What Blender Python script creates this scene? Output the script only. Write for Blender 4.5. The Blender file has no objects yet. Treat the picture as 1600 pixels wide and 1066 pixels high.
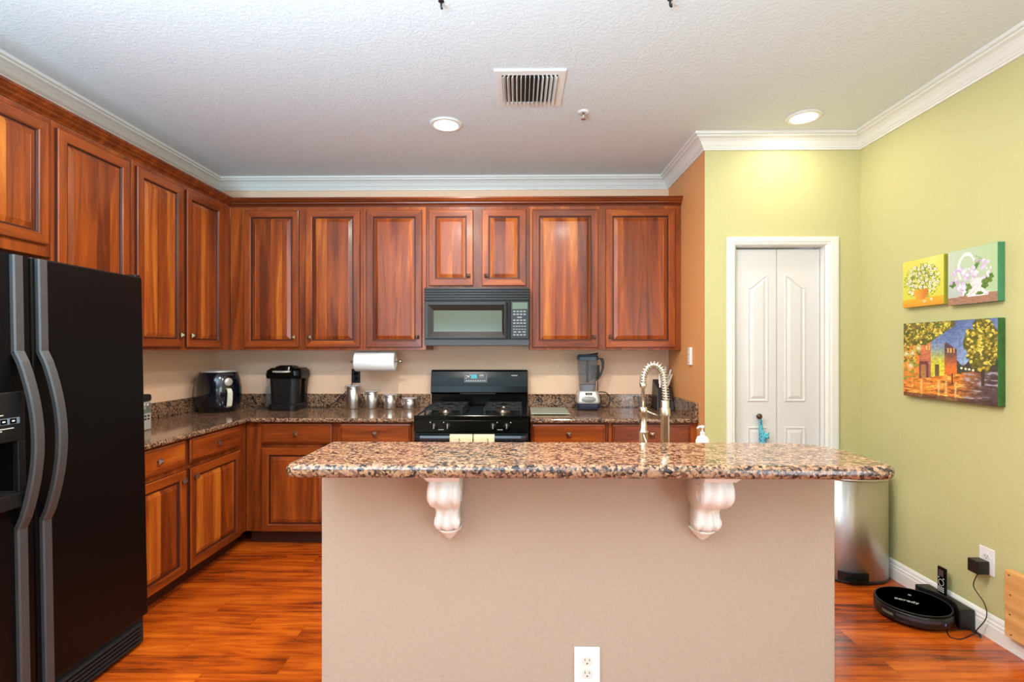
import bpy, bmesh, math, random
from mathutils import Vector, Matrix
random.seed(7)
SC = bpy.context.scene
COL = SC.collection
PI = math.pi

# ------------------------------------------------------------------ camera, world, exposure
cam_d = bpy.data.cameras.new('camera'); cam = bpy.data.objects.new('camera', cam_d); COL.objects.link(cam)
cam.location = (0, 0, 1.36)
cam.rotation_euler = (PI/2, 0, math.atan(11/800))
cam_d.sensor_fit = 'HORIZONTAL'; cam_d.sensor_width = 36; cam_d.lens = 18.0
cam_d.shift_y = 0.0075
cam_d.clip_start = 0.05
SC.camera = cam
vs = SC.view_settings
SC.display_settings.display_device = 'sRGB'
vs.view_transform = 'Standard'; vs.look = 'None'; vs.gamma = 1.0; vs.use_curve_mapping = False
vs.exposure = -0.04
W = bpy.data.worlds.new('sky'); SC.world = W; W.use_nodes = True
bg = W.node_tree.nodes['Background']
bg.inputs[0].default_value = (0.75, 0.87, 1.0, 1); bg.inputs[1].default_value = 1.0

def area(name, loc, rot, sx, sy, power, color):
    d = bpy.data.lights.new(name, 'AREA'); d.shape = 'RECTANGLE'; d.size = sx; d.size_y = sy
    d.energy = power; d.color = color
    o = bpy.data.objects.new(name, d); COL.objects.link(o); o.location = loc; o.rotation_euler = rot
    return o
# daylight at the two glazed openings behind the camera
area('daylight_rear', (0.2, -3.72, 1.35), (PI/2, 0, 0), 3.4, 2.1, 9, (0.72, 0.87, 1.0))
area('daylight_side', (2.15, -1.6, 1.3), (0, PI/2, 0), 2.1, 2.2, 85, (0.78, 0.89, 1.0))
# added fill light behind the camera, aimed up to lift and neutralise the ceiling
area('added_ceiling_fill', (-1.0, -.45, 1.42), (math.radians(180-7), 0, 0), 1.4, 1.4, 325, (0.53, 0.80, 1.0))

# ------------------------------------------------------------------ materials
def lin(c):
    return tuple(((v/255)/12.92 if v/255 <= .04045 else ((v/255+.055)/1.055)**2.4) for v in c)
def new_mat(name):
    m = bpy.data.materials.new(name); m.use_nodes = True
    nt = m.node_tree; b = nt.nodes['Principled BSDF']
    return m, nt, b
def S(b, k, v):
    if k in b.inputs: b.inputs[k].default_value = v
def plain(name, c, rough=.5, metal=0, coat=0, spec=None, noise=0.0, nscale=30, bump=0, bscale=200, trans=0, emit=None, alpha=None, aniso=0):
    m, nt, b = new_mat(name)
    c = lin(c)
    S(b, 'Base Color', (*c, 1)); S(b, 'Roughness', rough); S(b, 'Metallic', metal); S(b, 'Coat Weight', coat)
    S(b, 'Coat Roughness', .08); S(b, 'Transmission Weight', trans)
    if spec is not None: S(b, 'Specular IOR Level', spec)
    if aniso: S(b, 'Anisotropic', aniso)
    if emit: S(b, 'Emission Color', (*lin(emit[0]), 1)); S(b, 'Emission Strength', emit[1])
    tc = nt.nodes.new('ShaderNodeTexCoord')
    if noise:
        n = nt.nodes.new('ShaderNodeTexNoise'); n.inputs['Scale'].default_value = nscale; n.inputs['Detail'].default_value = 4
        nt.links.new(tc.outputs['Object'], n.inputs['Vector'])
        r = nt.nodes.new('ShaderNodeValToRGB')
        r.color_ramp.elements[0].position = .3; r.color_ramp.elements[1].position = .7
        r.color_ramp.elements[0].color = (*[v*(1-noise) for v in c], 1)
        r.color_ramp.elements[1].color = (*[min(1, v*(1+noise)) for v in c], 1)
        nt.links.new(n.outputs['Fac'], r.inputs[0]); nt.links.new(r.outputs[0], b.inputs['Base Color'])
    if bump:
        n = nt.nodes.new('ShaderNodeTexNoise'); n.inputs['Scale'].default_value = bscale; n.inputs['Detail'].default_value = 3
        nt.links.new(tc.outputs['Object'], n.inputs['Vector'])
        bp = nt.nodes.new('ShaderNodeBump'); bp.inputs['Strength'].default_value = bump; bp.inputs['Distance'].default_value = .004
        nt.links.new(n.outputs['Fac'], bp.inputs['Height']); nt.links.new(bp.outputs[0], b.inputs['Normal'])
    return m

def math_node(nt, op, a, bb=None):
    n = nt.nodes.new('ShaderNodeMath'); n.operation = op
    for i, v in enumerate((a, bb)):
        if v is None: continue
        if isinstance(v, (int, float)): n.inputs[i].default_value = v
        else: nt.links.new(v, n.inputs[i])
    return n.outputs[0]

def wood(name, axis='z', boards=.0, dark=(98, 40, 12), mid=(156, 72, 20), light=(220, 136, 46), rough=.28, contrast=1.0, bias=0.0):
    """cherry veneer: grain runs along `axis`; boards = width of the glued staves across it"""
    m, nt, b = new_mat(name); L = nt.links.new
    tc = nt.nodes.new('ShaderNodeTexCoord'); oi = nt.nodes.new('ShaderNodeObjectInfo')
    sep = nt.nodes.new('ShaderNodeSeparateXYZ'); L(tc.outputs['Object'], sep.inputs[0])
    rnd = math_node(nt, 'MULTIPLY', oi.outputs['Random'], 37.0)
    along = {'z': 2, 'x': 0, 'y': 1}[axis]
    across = sep.outputs[0] if axis == 'z' else (sep.outputs[2] if axis == 'x' else sep.outputs[0])
    comb = nt.nodes.new('ShaderNodeCombineXYZ')
    for i in range(3):
        s = 1.1 if i == along else 14.0
        L(math_node(nt, 'ADD', math_node(nt, 'MULTIPLY', sep.outputs[i], s), rnd), comb.inputs[i])
    vec = comb.outputs[0]
    if boards:
        # irregular staves
        bi = math_node(nt, 'FLOOR', math_node(nt, 'ADD', math_node(nt, 'DIVIDE', across, boards), rnd))
        wn = nt.nodes.new('ShaderNodeTexWhiteNoise'); wn.noise_dimensions = '1D'; L(bi, wn.inputs['W'])
        add = nt.nodes.new('ShaderNodeVectorMath'); add.operation = 'ADD'; L(vec, add.inputs[0])
        sc = nt.nodes.new('ShaderNodeVectorMath'); sc.operation = 'SCALE'; L(wn.outputs['Color'], sc.inputs[0]); sc.inputs['Scale'].default_value = 9
        L(sc.outputs[0], add.inputs[1]); vec = add.outputs[0]
    n1 = nt.nodes.new('ShaderNodeTexNoise'); n1.inputs['Scale'].default_value = .55; n1.inputs['Detail'].default_value = 5; n1.inputs['Roughness'].default_value = .6; n1.inputs['Distortion'].default_value = 1.6
    L(vec, n1.inputs['Vector'])
    n2 = nt.nodes.new('ShaderNodeTexNoise'); n2.inputs['Scale'].default_value = 6; n2.inputs['Detail'].default_value = 5; n2.inputs['Roughness'].default_value = .7
    L(vec, n2.inputs['Vector'])
    f = math_node(nt, 'ADD', math_node(nt, 'MULTIPLY', n1.outputs['Fac'], .95*contrast), math_node(nt, 'MULTIPLY', n2.outputs['Fac'], .28))
    if boards:
        f = math_node(nt, 'ADD', f, math_node(nt, 'MULTIPLY', math_node(nt, 'SUBTRACT', wn.outputs['Value'], .5), .30))
    f = math_node(nt, 'ADD', f, math_node(nt, 'MULTIPLY', math_node(nt, 'SUBTRACT', oi.outputs['Random'], .5), .14))
    f = math_node(nt, 'ADD', f, bias - .62*contrast + .36)
    r = nt.nodes.new('ShaderNodeValToRGB'); e = r.color_ramp.elements
    e[0].position = .18; e[0].color = (*lin(dark), 1); e[1].position = .82; e[1].color = (*lin(light), 1)
    k = e.new(.46); k.color = (*lin(mid), 1)
    L(f, r.inputs[0]); L(r.outputs[0], b.inputs['Base Color'])
    S(b, 'Roughness', rough+.05); S(b, 'Specular IOR Level', .4); S(b, 'Coat Weight', .12); S(b, 'Coat Roughness', .15)
    bp = nt.nodes.new('ShaderNodeBump'); bp.inputs['Strength'].default_value = .05; bp.inputs['Distance'].default_value = .002
    L(n2.outputs['Fac'], bp.inputs['Height']); L(bp.outputs[0], b.inputs['Normal'])
    return m

M = {}
M['wood'] = wood('cherry_upright')
M['woodx'] = wood('cherry_lengthwise', 'x')
M['panel'] = wood('cherry_panel', 'z', boards=.085, contrast=1.15, bias=.05)
M['wood_dark'] = wood('cherry_shadowed_filler', 'z', bias=-.08)
M['edge_shade'] = plain('painted_edge_shade', (70, 28, 12), .4)  # shadow lines painted as dark colour on door, drawer and panel edges
M['crown_wood'] = wood('cherry_crown', 'x', bias=-.16)
M['toe'] = plain('toe_board', (66, 30, 16), .45, noise=.25)
M['pine'] = wood('pine', 'y', dark=(190, 130, 70), mid=(222, 165, 100), light=(238, 190, 130), rough=.5)
M['pewter'] = plain('pewter_knob', (176, 166, 154), .28, metal=1, noise=.12)
M['white_trim'] = plain('white_gloss_trim', (236, 234, 226), .35)
M['white_door'] = plain('white_satin_door', (222, 219, 215), .42, bump=.04, bscale=120)
M['corbel'] = plain('white_plaster_corbel', (238, 238, 232), .45, bump=.06, bscale=150)
M['ceiling'] = None
M['black_gloss'] = plain('black_gloss_enamel', (7, 9, 7), .18, spec=.22)
M['black_satin'] = plain('black_satin_plastic', (20, 20, 21), .35)
M['black_matte'] = plain('black_matte_iron', (22, 22, 23), .6, noise=.2, nscale=60)
M['fridge'] = plain('black_pebbled_steel', (6, 6, 7), .34, bump=.08, bscale=420, spec=.22)
M['handle_grey'] = plain('charcoal_handle_plastic', (62, 60, 59), .42, noise=.05)
M['steel'] = plain('brushed_steel', (206, 202, 196), .34, metal=1, noise=.04, nscale=12)
M['steel_can'] = plain('satin_steel', (206, 200, 194), .3, metal=1)
M['nickel'] = plain('brushed_nickel', (214, 206, 190), .25, metal=1)
M['glass'] = plain('clear_acrylic', (226, 220, 226), .06); S(M['glass'].node_tree.nodes['Principled BSDF'], 'Alpha', .4)
M['smoke_glass'] = plain('smoky_tritan', (120, 124, 130), .06); S(M['smoke_glass'].node_tree.nodes['Principled BSDF'], 'Alpha', .26)
M['board_glass'] = plain('pale_green_glass', (170, 180, 160), .12, spec=.6)
M['paper'] = plain('paper_towel', (240, 240, 238), .9, bump=.15, bscale=90)
M['towel'] = plain('cream_cotton', (226, 208, 168), .95, noise=.08, nscale=50, bump=.3, bscale=500)
M['white_plastic'] = plain('white_plastic', (236, 234, 230), .35)
M['ivory_plastic'] = plain('receptacle_ivory', (222, 220, 208), .35)
M['slot'] = plain('dark_slot', (40, 36, 32), .6)
M['mw_black'] = plain('microwave_black', (44, 39, 34), .32, spec=.35)
M['mw_glass'] = plain('microwave_window', (92, 100, 84), .12, spec=.5)
M['lcd'] = plain('lcd_grey_green', (96, 112, 92), .3)
M['key'] = plain('key_grey', (150, 152, 150), .5)
M['teal'] = plain('teal_display', (40, 140, 150), .4, emit=((40, 170, 185), .5))
M['mark'] = plain('light_marking', (205, 205, 200), .5)
M['navy'] = plain('dark_navy_gloss', (14, 17, 28), .14, coat=.5)
M['silver'] = plain('silver_plastic', (206, 204, 196), .3, metal=.5)
M['cream_handle'] = plain('cream_handle_strip', (226, 222, 206), .4)
M['vent_dark'] = plain('duct_dark', (52, 46, 40), .8)
M['lens'] = plain('lamp_lens', (255, 252, 244), .4, emit=((255, 246, 230), 14.0))
M['bottle'] = plain('white_bottle', (240, 238, 232), .3)
M['giraffe'] = None
M['brown_knob'] = plain('bronze_knob', (96, 74, 54), .35, metal=.7)
M['green_canvas'] = plain('green_canvas_edge', (52, 104, 44), .7, noise=.2)
M['olive_canvas'] = plain('olive_canvas_edge', (170, 166, 52), .7, noise=.1)
M['teal_canvas'] = plain('sea_green_canvas_edge', (70, 138, 96), .7, noise=.1)

def wall_paint(name, c, strength=.35, scale=55, rough=.55):
    m, nt, b = new_mat(name); L = nt.links.new
    S(b, 'Base Color', (*lin(c), 1)); S(b, 'Roughness', rough); S(b, 'Specular IOR Level', .3)
    tc = nt.nodes.new('ShaderNodeTexCoord'); n = nt.nodes.new('ShaderNodeTexNoise')
    n.inputs['Scale'].default_value = scale; n.inputs['Detail'].default_value = 3; n.inputs['Roughness'].default_value = .55
    L(tc.outputs['Object'], n.inputs['Vector'])
    bp = nt.nodes.new('ShaderNodeBump'); bp.inputs['Strength'].default_value = strength; bp.inputs['Distance'].default_value = .006
    L(n.outputs['Fac'], bp.inputs['Height']); L(bp.outputs[0], b.inputs['Normal'])
    return m
M['peach'] = wall_paint('peach_paint', (242, 204, 172))
M['orange'] = wall_paint('terracotta_paint', (224, 158, 100))
M['green'] = wall_paint('pear_green_paint', (200, 194, 138))
M['beige'] = wall_paint('beige_paint', (182, 162, 143))
M['cream_wall'] = wall_paint('cream_paint', (226, 218, 190))
def ceiling_mat():
    m, nt, b = new_mat('knockdown_ceiling'); L = nt.links.new
    S(b, 'Base Color', (*lin((225, 231, 231)), 1)); S(b, 'Roughness', .8)
    tc = nt.nodes.new('ShaderNodeTexCoord')
    n = nt.nodes.new('ShaderNodeTexNoise'); n.inputs['Scale'].default_value = 62; n.inputs['Detail'].default_value = 4; n.inputs['Roughness'].default_value = .6
    n.inputs['Distortion'].default_value = .6
    L(tc.outputs['Object'], n.inputs['Vector'])
    r = nt.nodes.new('ShaderNodeValToRGB'); r.color_ramp.elements[0].position = .42; r.color_ramp.elements[1].position = .62
    L(n.outputs['Fac'], r.inputs[0])
    bp = nt.nodes.new('ShaderNodeBump'); bp.inputs['Strength'].default_value = .24; bp.inputs['Distance'].default_value = .008
    L(r.outputs[0], bp.inputs['Height']); L(bp.outputs[0], b.inputs['Normal'])
    return m
M['ceiling'] = ceiling_mat()

def granite():
    m, nt, b = new_mat('brown_granite'); L = nt.links.new
    tc = nt.nodes.new('ShaderNodeTexCoord')
    n0 = nt.nodes.new('ShaderNodeTexNoise'); n0.inputs['Scale'].default_value = 60; n0.inputs['Detail'].default_value = 3
    L(tc.outputs['Object'], n0.inputs['Vector'])
    mx = nt.nodes.new('ShaderNodeVectorMath'); mx.operation = 'MULTIPLY_ADD'
    L(n0.outputs['Color'], mx.inputs[0]); mx.inputs[1].default_value = (.022, .012, .012); L(tc.outputs['Object'], mx.inputs[2])
    v = nt.nodes.new('ShaderNodeTexVoronoi'); v.inputs['Scale'].default_value = 145; L(mx.outputs[0], v.inputs['Vector'])
    sp = nt.nodes.new('ShaderNodeSeparateColor'); L(v.outputs['Color'], sp.inputs[0])
    n1 = nt.nodes.new('ShaderNodeTexNoise'); n1.inputs['Scale'].default_value = 22; n1.inputs['Detail'].default_value = 3
    L(tc.outputs['Object'], n1.inputs['Vector'])
    f = math_node(nt, 'ADD', math_node(nt, 'MULTIPLY', sp.outputs[0], .75), math_node(nt, 'MULTIPLY', math_node(nt, 'SUBTRACT', n1.outputs['Fac'], .37), .85))
    r = nt.nodes.new('ShaderNodeValToRGB'); r.color_ramp.interpolation = 'CONSTANT'; e = r.color_ramp.elements
    stops = [(0, (30, 27, 27)), (.17, (56, 45, 40)), (.28, (96, 70, 56)), (.41, (126, 94, 74)), (.52, (156, 118, 88)), (.66, (176, 138, 104)), (.78, (152, 122, 102)), (.88, (112, 94, 84))]
    e[0].position = 0; e[0].color = (*lin(stops[0][1]), 1)
    e[1].position = stops[-1][0]; e[1].color = (*lin(stops[-1][1]), 1)
    for p, c in stops[1:-1]:
        k = e.new(p); k.color = (*lin(c), 1)
    L(f, r.inputs[0]); L(r.outputs[0], b.inputs['Base Color'])
    S(b, 'Roughness', .09); S(b, 'Specular IOR Level', .6)
    return m
M['granite'] = granite()

def floor_mat():
    m, nt, b = new_mat('orange_brown_planks'); L = nt.links.new
    tc = nt.nodes.new('ShaderNodeTexCoord'); sep = nt.nodes.new('ShaderNodeSeparateXYZ'); L(tc.outputs['Object'], sep.inputs[0])
    pw = .125
    row = math_node(nt, 'FLOOR', math_node(nt, 'DIVIDE', sep.outputs[1], pw))
    w1 = nt.nodes.new('ShaderNodeTexWhiteNoise'); w1.noise_dimensions = '1D'; L(row, w1.inputs['W'])
    xo = math_node(nt, 'ADD', math_node(nt, 'DIVIDE', sep.outputs[0], 1.3), math_node(nt, 'MULTIPLY', w1.outputs['Value'], 7))
    pl = math_node(nt, 'FLOOR', xo)
    cb = nt.nodes.new('ShaderNodeCombineXYZ'); L(row, cb.inputs[0]); L(pl, cb.inputs[1])
    w2 = nt.nodes.new('ShaderNodeTexWhiteNoise'); w2.noise_dimensions = '2D'; L(cb.outputs[0], w2.inputs['Vector'])
    mp = nt.nodes.new('ShaderNodeCombineXYZ')
    L(math_node(nt, 'ADD', math_node(nt, 'MULTIPLY', sep.outputs[0], 2.4), math_node(nt, 'MULTIPLY', w2.outputs['Value'], 11)), mp.inputs[0])
    L(math_node(nt, 'MULTIPLY', sep.outputs[1], 26), mp.inputs[1]); L(w2.outputs['Value'], mp.inputs[2])
    n1 = nt.nodes.new('ShaderNodeTexNoise'); n1.inputs['Scale'].default_value = 1; n1.inputs['Detail'].default_value = 6; n1.inputs['Roughness'].default_value = .62; n1.inputs['Distortion'].default_value = .8
    L(mp.outputs[0], n1.inputs['Vector'])
    n2 = nt.nodes.new('ShaderNodeTexNoise'); n2.inputs['Scale'].default_value = 4.5; n2.inputs['Detail'].default_value = 4
    L(tc.outputs['Object'], n2.inputs['Vector'])
    f = math_node(nt, 'ADD', math_node(nt, 'MULTIPLY', n1.outputs['Fac'], 1.0), math_node(nt, 'MULTIPLY', math_node(nt, 'SUBTRACT', w2.outputs['Value'], .5), .16))
    f = math_node(nt, 'ADD', f, math_node(nt, 'MULTIPLY', math_node(nt, 'SUBTRACT', n2.outputs['Fac'], .5), .35))
    r = nt.nodes.new('ShaderNodeValToRGB'); e = r.color_ramp.elements
    e[0].position = .26; e[0].color = (*lin((88, 34, 12)), 1); e[1].position = .74; e[1].color = (*lin((214, 106, 26)), 1)
    k = e.new(.45); k.color = (*lin((162, 66, 16)), 1); k = e.new(.58); k.color = (*lin((188, 84, 18)), 1)
    L(f, r.inputs[0])
    # plank seams
    fr = math_node(nt, 'FRACT', math_node(nt, 'DIVIDE', sep.outputs[1], pw))
    seam = math_node(nt, 'LESS_THAN', fr, .018)
    fx = math_node(nt, 'LESS_THAN', math_node(nt, 'FRACT', xo), .0018)
    sm = math_node(nt, 'MAXIMUM', seam, fx)
    mix = nt.nodes.new('ShaderNodeMix'); mix.data_type = 'RGBA'
    L(math_node(nt, 'MULTIPLY', sm, .45), mix.inputs[0]); L(r.outputs[0], mix.inputs[6]); mix.inputs[7].default_value = (*lin((60, 22, 8)), 1)
    L(mix.outputs[2], b.inputs['Base Color'])
    S(b, 'Roughness', .2); S(b, 'Coat Weight', .3); S(b, 'Coat Roughness', .1)
    bp = nt.nodes.new('ShaderNodeBump'); bp.inputs['Strength'].default_value = .12; bp.inputs['Distance'].default_value = .004
    L(n1.outputs['Fac'], bp.inputs['Height']); L(bp.outputs[0], b.inputs['Normal'])
    return m
M['floor'] = floor_mat()

def brushed_can():
    m = M['steel_can']; nt = m.node_tree; b = nt.nodes['Principled BSDF']
    S(b, 'Roughness', .36); S(b, 'Anisotropic', .92); S(b, 'Anisotropic Rotation', .25)
    tg = nt.nodes.new('ShaderNodeTangent'); tg.direction_type = 'RADIAL'; tg.axis = 'Z'
    nt.links.new(tg.outputs[0], b.inputs['Tangent'])
brushed_can()
def spotted():
    m, nt, b = new_mat('blue_spotted_cloth'); L = nt.links.new
    tc = nt.nodes.new('ShaderNodeTexCoord'); v = nt.nodes.new('ShaderNodeTexVoronoi'); v.inputs['Scale'].default_value = 75
    L(tc.outputs['Object'], v.inputs['Vector'])
    r = nt.nodes.new('ShaderNodeValToRGB'); r.color_ramp.interpolation = 'CONSTANT'
    r.color_ramp.elements[0].color = (*lin((24, 66, 84)), 1); r.color_ramp.elements[1].position = .32; r.color_ramp.elements[1].color = (*lin((96, 186, 206)), 1)
    L(v.outputs['Distance'], r.inputs[0]); L(r.outputs[0], b.inputs['Base Color']); S(b, 'Roughness', .7)
    return m
M['giraffe'] = spotted()

def vcol_mat(name):
    m, nt, b = new_mat(name)
    a = nt.nodes.new('ShaderNodeVertexColor'); a.layer_name = 'paint'
    nt.links.new(a.outputs[0], b.inputs['Base Color']); S(b, 'Roughness', .55)
    return m
M['paint'] = vcol_mat('oil_paint')

# ------------------------------------------------------------------ mesh helpers
class MB:
    def __init__(s): s.v = []; s.f = []; s.smooth = []
    def add(s, vs_, fs_, sm=False):
        o = len(s.v); s.v += [tuple(p) for p in vs_]; s.f += [tuple(i+o for i in f) for f in fs_]; s.smooth += [sm]*len(fs_)
        return s
    def box(s, x0, x1, y0, y1, z0, z1):
        x0, x1 = sorted((x0, x1)); y0, y1 = sorted((y0, y1)); z0, z1 = sorted((z0, z1))
        return s.add([(x0,y0,z0),(x1,y0,z0),(x1,y1,z0),(x0,y1,z0),(x0,y0,z1),(x1,y0,z1),(x1,y1,z1),(x0,y1,z1)],
                     [(0,3,2,1),(4,5,6,7),(0,1,5,4),(1,2,6,5),(2,3,7,6),(3,0,4,7)])
    def loft(s, rings, cap0=True, cap1=True, closed=True, sm=False):
        n = len(rings[0]); vv = [p for r in rings for p in r]; ff = []
        for i in range(len(rings)-1):
            for j in range(n if closed else n-1):
                k = (j+1) % n
                ff.append((i*n+j, i*n+k, (i+1)*n+k, (i+1)*n+j))
        s.add(vv, ff, sm)
        o = len(s.v)-len(vv)
        if cap0: s.f.append(tuple(o+j for j in reversed(range(n)))); s.smooth.append(False)
        if cap1: s.f.append(tuple(o+(len(rings)-1)*n+j for j in range(n))); s.smooth.append(False)
        return s
    def lathe(s, prof, c=(0, 0, 0), n=32, axis='z', sx=1, sy=1, ex=2.0):
        rings = []
        for r, h in prof:
            ring = []
            for j in range(n):
                a = 2*PI*j/n; ca, sa = math.cos(a), math.sin(a)
                if ex != 2.0:
                    ca = math.copysign(abs(ca)**(2/ex), ca); sa = math.copysign(abs(sa)**(2/ex), sa)
                p = (r*ca*sx, r*sa*sy, h)
                if axis == 'x': p = (p[2], p[0], p[1])
                elif axis == 'y': p = (p[1], p[2], p[0])
                ring.append((p[0]+c[0], p[1]+c[1], p[2]+c[2]))
            rings.append(ring)
        return s.loft(rings, sm=True)
    def cyl(s, c, r, h, n=24, axis='z', r2=None): return s.lathe([(r, 0), (r if r2 is None else r2, h)], c, n, axis)
    def ball(s, c, r, n=16, sz=1.0):
        return s.lathe([(max(1e-4, r*math.sin(PI*i/10)), -r*sz*math.cos(PI*i/10)) for i in range(11)], c, n)
    def tube(s, pts, r, n=10, smooth=True, radii=None):
        pts = [Vector(p) for p in pts]
        if smooth and len(pts) > 2: pts, radii = catmull(pts, radii)
        rings = []; up = Vector((0, 0, 1)); prev = None
        for i, p in enumerate(pts):
            t = (pts[min(i+1, len(pts)-1)]-pts[max(i-1, 0)]).normalized()
            if prev is None:
                a = t.cross(up if abs(t.z) < .95 else Vector((1, 0, 0))).normalized()
            else:
                a = (prev - t*prev.dot(t)).normalized()
            prev = a; bb = t.cross(a)
            rr = radii[i] if radii else r
            rings.append([tuple(p + a*rr*math.cos(2*PI*j/n) + bb*rr*math.sin(2*PI*j/n)) for j in range(n)])
        return s.loft(rings, sm=True)
    def prism(s, poly, a, b_, axis='z'):
        def P(p, h): return (p[0], p[1], h) if axis == 'z' else ((p[0], h, p[1]) if axis == 'y' else (h, p[0], p[1]))
        return s.loft([[P(p, a) for p in poly], [P(p, b_) for p in poly]])
    def rect_rings(s, w, h, prof, fill=True):
        """rectangle w x h in XZ facing -Y; prof = [(inset, y)]"""
        rings = [[(i, y, i), (w-i, y, i), (w-i, y, h-i), (i, y, h-i)] for i, y in prof]
        return s.loft(rings, cap0=True, cap1=fill)
    def build(s, name, mat, parent=None, loc=None, rot=None, bevel=0, seg=2, fix=True):
        me = bpy.data.meshes.new(name); me.from_pydata(s.v, [], s.f)
        me.polygons.foreach_set('use_smooth', s.smooth)
        if fix:
            bm = bmesh.new(); bm.from_mesh(me); bmesh.ops.recalc_face_normals(bm, faces=bm.faces); bm.to_mesh(me); bm.free()
        me.materials.append(mat)
        me.update()
        o = bpy.data.objects.new(name, me); COL.objects.link(o)
        if parent: o.parent = parent
        if loc: o.location = loc
        if rot: o.rotation_euler = rot
        if bevel:
            md = o.modifiers.new('bevel', 'BEVEL'); md.width = bevel; md.segments = seg; md.limit_method = 'ANGLE'; md.angle_limit = math.radians(50)
            md.harden_normals = False
        return o

def catmull(pts, radii=None, k=6):
    out = []; ro = []
    n = len(pts)
    for i in range(n-1):
        p0, p1, p2, p3 = pts[max(i-1, 0)], pts[i], pts[i+1], pts[min(i+2, n-1)]
        for j in range(k):
            t = j/k
            out.append(.5*((2*p1) + (p2-p0)*t + (2*p0-5*p1+4*p2-p3)*t*t + (3*p1-p0-3*p2+p3)*t**3))
            if radii: ro.append(radii[i]*(1-t)+radii[i+1]*t)
    out.append(pts[-1])
    if radii: ro.append(radii[-1])
    return out, (ro if radii else None)

def tag(o, label=None, cat=None, group=None, kind=None):
    if label: o['label'] = label
    if cat: o['category'] = cat
    if group: o['group'] = group
    if kind: o['kind'] = kind
    return o
def thing(name, label, cat, loc=(0, 0, 0), rotz=0, group=None):
    o = bpy.data.objects.new(name, None); COL.objects.link(o); o.empty_display_size = .05
    o.location = loc; o.rotation_euler = (0, 0, rotz)
    return tag(o, label, cat, group)
def adopt(o, t):
    o.parent = t; bpy.context.view_layer.update(); o.matrix_parent_inverse = t.matrix_world.inverted(); return o
def struct(o): o['kind'] = 'structure'; return o
def copy_tree(o, parent=None):
    c = o.copy(); COL.objects.link(c); c.parent = parent
    for ch in list(o.children): copy_tree(ch, c)
    return c
def sweep(path, prof, name, mat, parent=None, kind=True):
    """profile (out, z) swept along a plan path, `out` to the right of travel, mitred"""
    rings = []
    n = len(path)
    for i, p in enumerate(path):
        p = Vector(p)
        def nrm(a, b):
            d = (Vector(b)-Vector(a)).normalized(); return Vector((d.y, -d.x))
        if i == 0: m = nrm(path[0], path[1])
        elif i == n-1: m = nrm(path[-2], path[-1])
        else:
            a = nrm(path[i-1], path[i]); b = nrm(path[i], path[i+1]); m = (a+b); m = m/ (m.dot(a))
        rings.append([(p.x+m.x*o, p.y+m.y*o, z) for o, z in prof])
    mb = MB(); mb.loft(rings)
    ob = mb.build(name, mat, parent)
    if kind: struct(ob)
    return ob
def text_mesh(name, txt, size, mat, parent, loc, rot, depth=.0005):
    cu = bpy.data.curves.new(name, 'FONT'); cu.body = txt; cu.size = size; cu.extrude = depth; cu.align_x = 'CENTER'; cu.align_y = 'CENTER'
    tmp = bpy.data.objects.new('tmp', cu); COL.objects.link(tmp)
    bpy.context.view_layer.update()
    me = bpy.data.meshes.new_from_object(tmp.evaluated_get(bpy.context.evaluated_depsgraph_get()))
    bpy.data.objects.remove(tmp); bpy.data.curves.remove(cu)
    me.materials.clear(); me.materials.append(mat)
    o = bpy.data.objects.new(name, me); COL.objects.link(o); o.parent = parent; o.location = loc; o.rotation_euler = rot
    return o

# ------------------------------------------------------------------ the room
XL, XR, YB, YP, XS, CZ = -2.485, 2.22, 4.17, 3.36, 1.213, 2.745
YF = -3.8
struct(MB().box(XL-.1, XR+.1, YF-.1, YB+.1, -.1, 0).build('floor', M['floor']))
struct(MB().box(XL-.1, XR+.1, YF-.1, YB+.1, CZ, CZ+.1).build('ceiling', M['ceiling']))
struct(MB().box(XL-.1, XL, YF-.1, YB+.1, 0, CZ).build('wall_left', M['peach']))
struct(MB().box(XL, XS, YB, YB+.1, 0, CZ).build('wall_back', M['peach']))
struct(MB().box(XS, XS+.09, YP+.12, YB+.1, 0, CZ).build('wall_side', M['orange']))
# the end of the side wall: terracotta return, green face
struct(MB().box(XS, XS+.012, YP+.001, YP+.12, 0, CZ).build('wall_side_end', M['orange']))
DX0, DX1, DZ = 1.413, 1.987, 2.028
w = MB()
w.box(XS+.012, DX0, YP, YP+.12, 0, CZ); w.box(DX1, XR, YP, YP+.12, 0, CZ); w.box(DX0, DX1, YP, YP+.12, DZ, CZ)
w.box(XS, XS+.012, YP, YP+.001, 0, CZ)
struct(w.build('wall_pantry', M['green']))
# right wall with a wide glazed opening behind the camera
w = MB(); wy0, wy1, wz1 = -2.7, -.5, 2.35
w.box(XR, XR+.1, YF-.1, wy0, 0, CZ); w.box(XR, XR+.1, wy1, YP+.12, 0, CZ); w.box(XR, XR+.1, wy0, wy1, wz1, CZ); w.box(XR, XR+.1, wy0, wy1, 0, .25)
struct(w.build('wall_right', M['green']))
w = MB(); rx0, rx1 = -1.5, 1.9
w.box(XL, rx0, YF-.1, YF, 0, CZ); w.box(rx1, XR, YF-.1, YF, 0, CZ); w.box(rx0, rx1, YF-.1, YF, 2.4, CZ); w.box(rx0, rx1, YF-.1, YF, 0, .3)
struct(w.build('wall_rear', M['cream_wall']))
w = MB()
for x in (rx0+.03, (rx0+rx1)/2, rx1-.03): w.box(x-.03, x+.03, YF-.07, YF-.02, .3, 2.4)
for z in (.33, 2.37): w.box(rx0, rx1, YF-.07, YF-.02, z-.03, z+.03)
struct(w.build('window_1', M['white_trim']))
w = MB()
for y in (wy0+.03, (wy0+wy1)/2, wy1-.03): w.box(XR+.02, XR+.07, y-.03, y+.03, .25, wz1)
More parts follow.
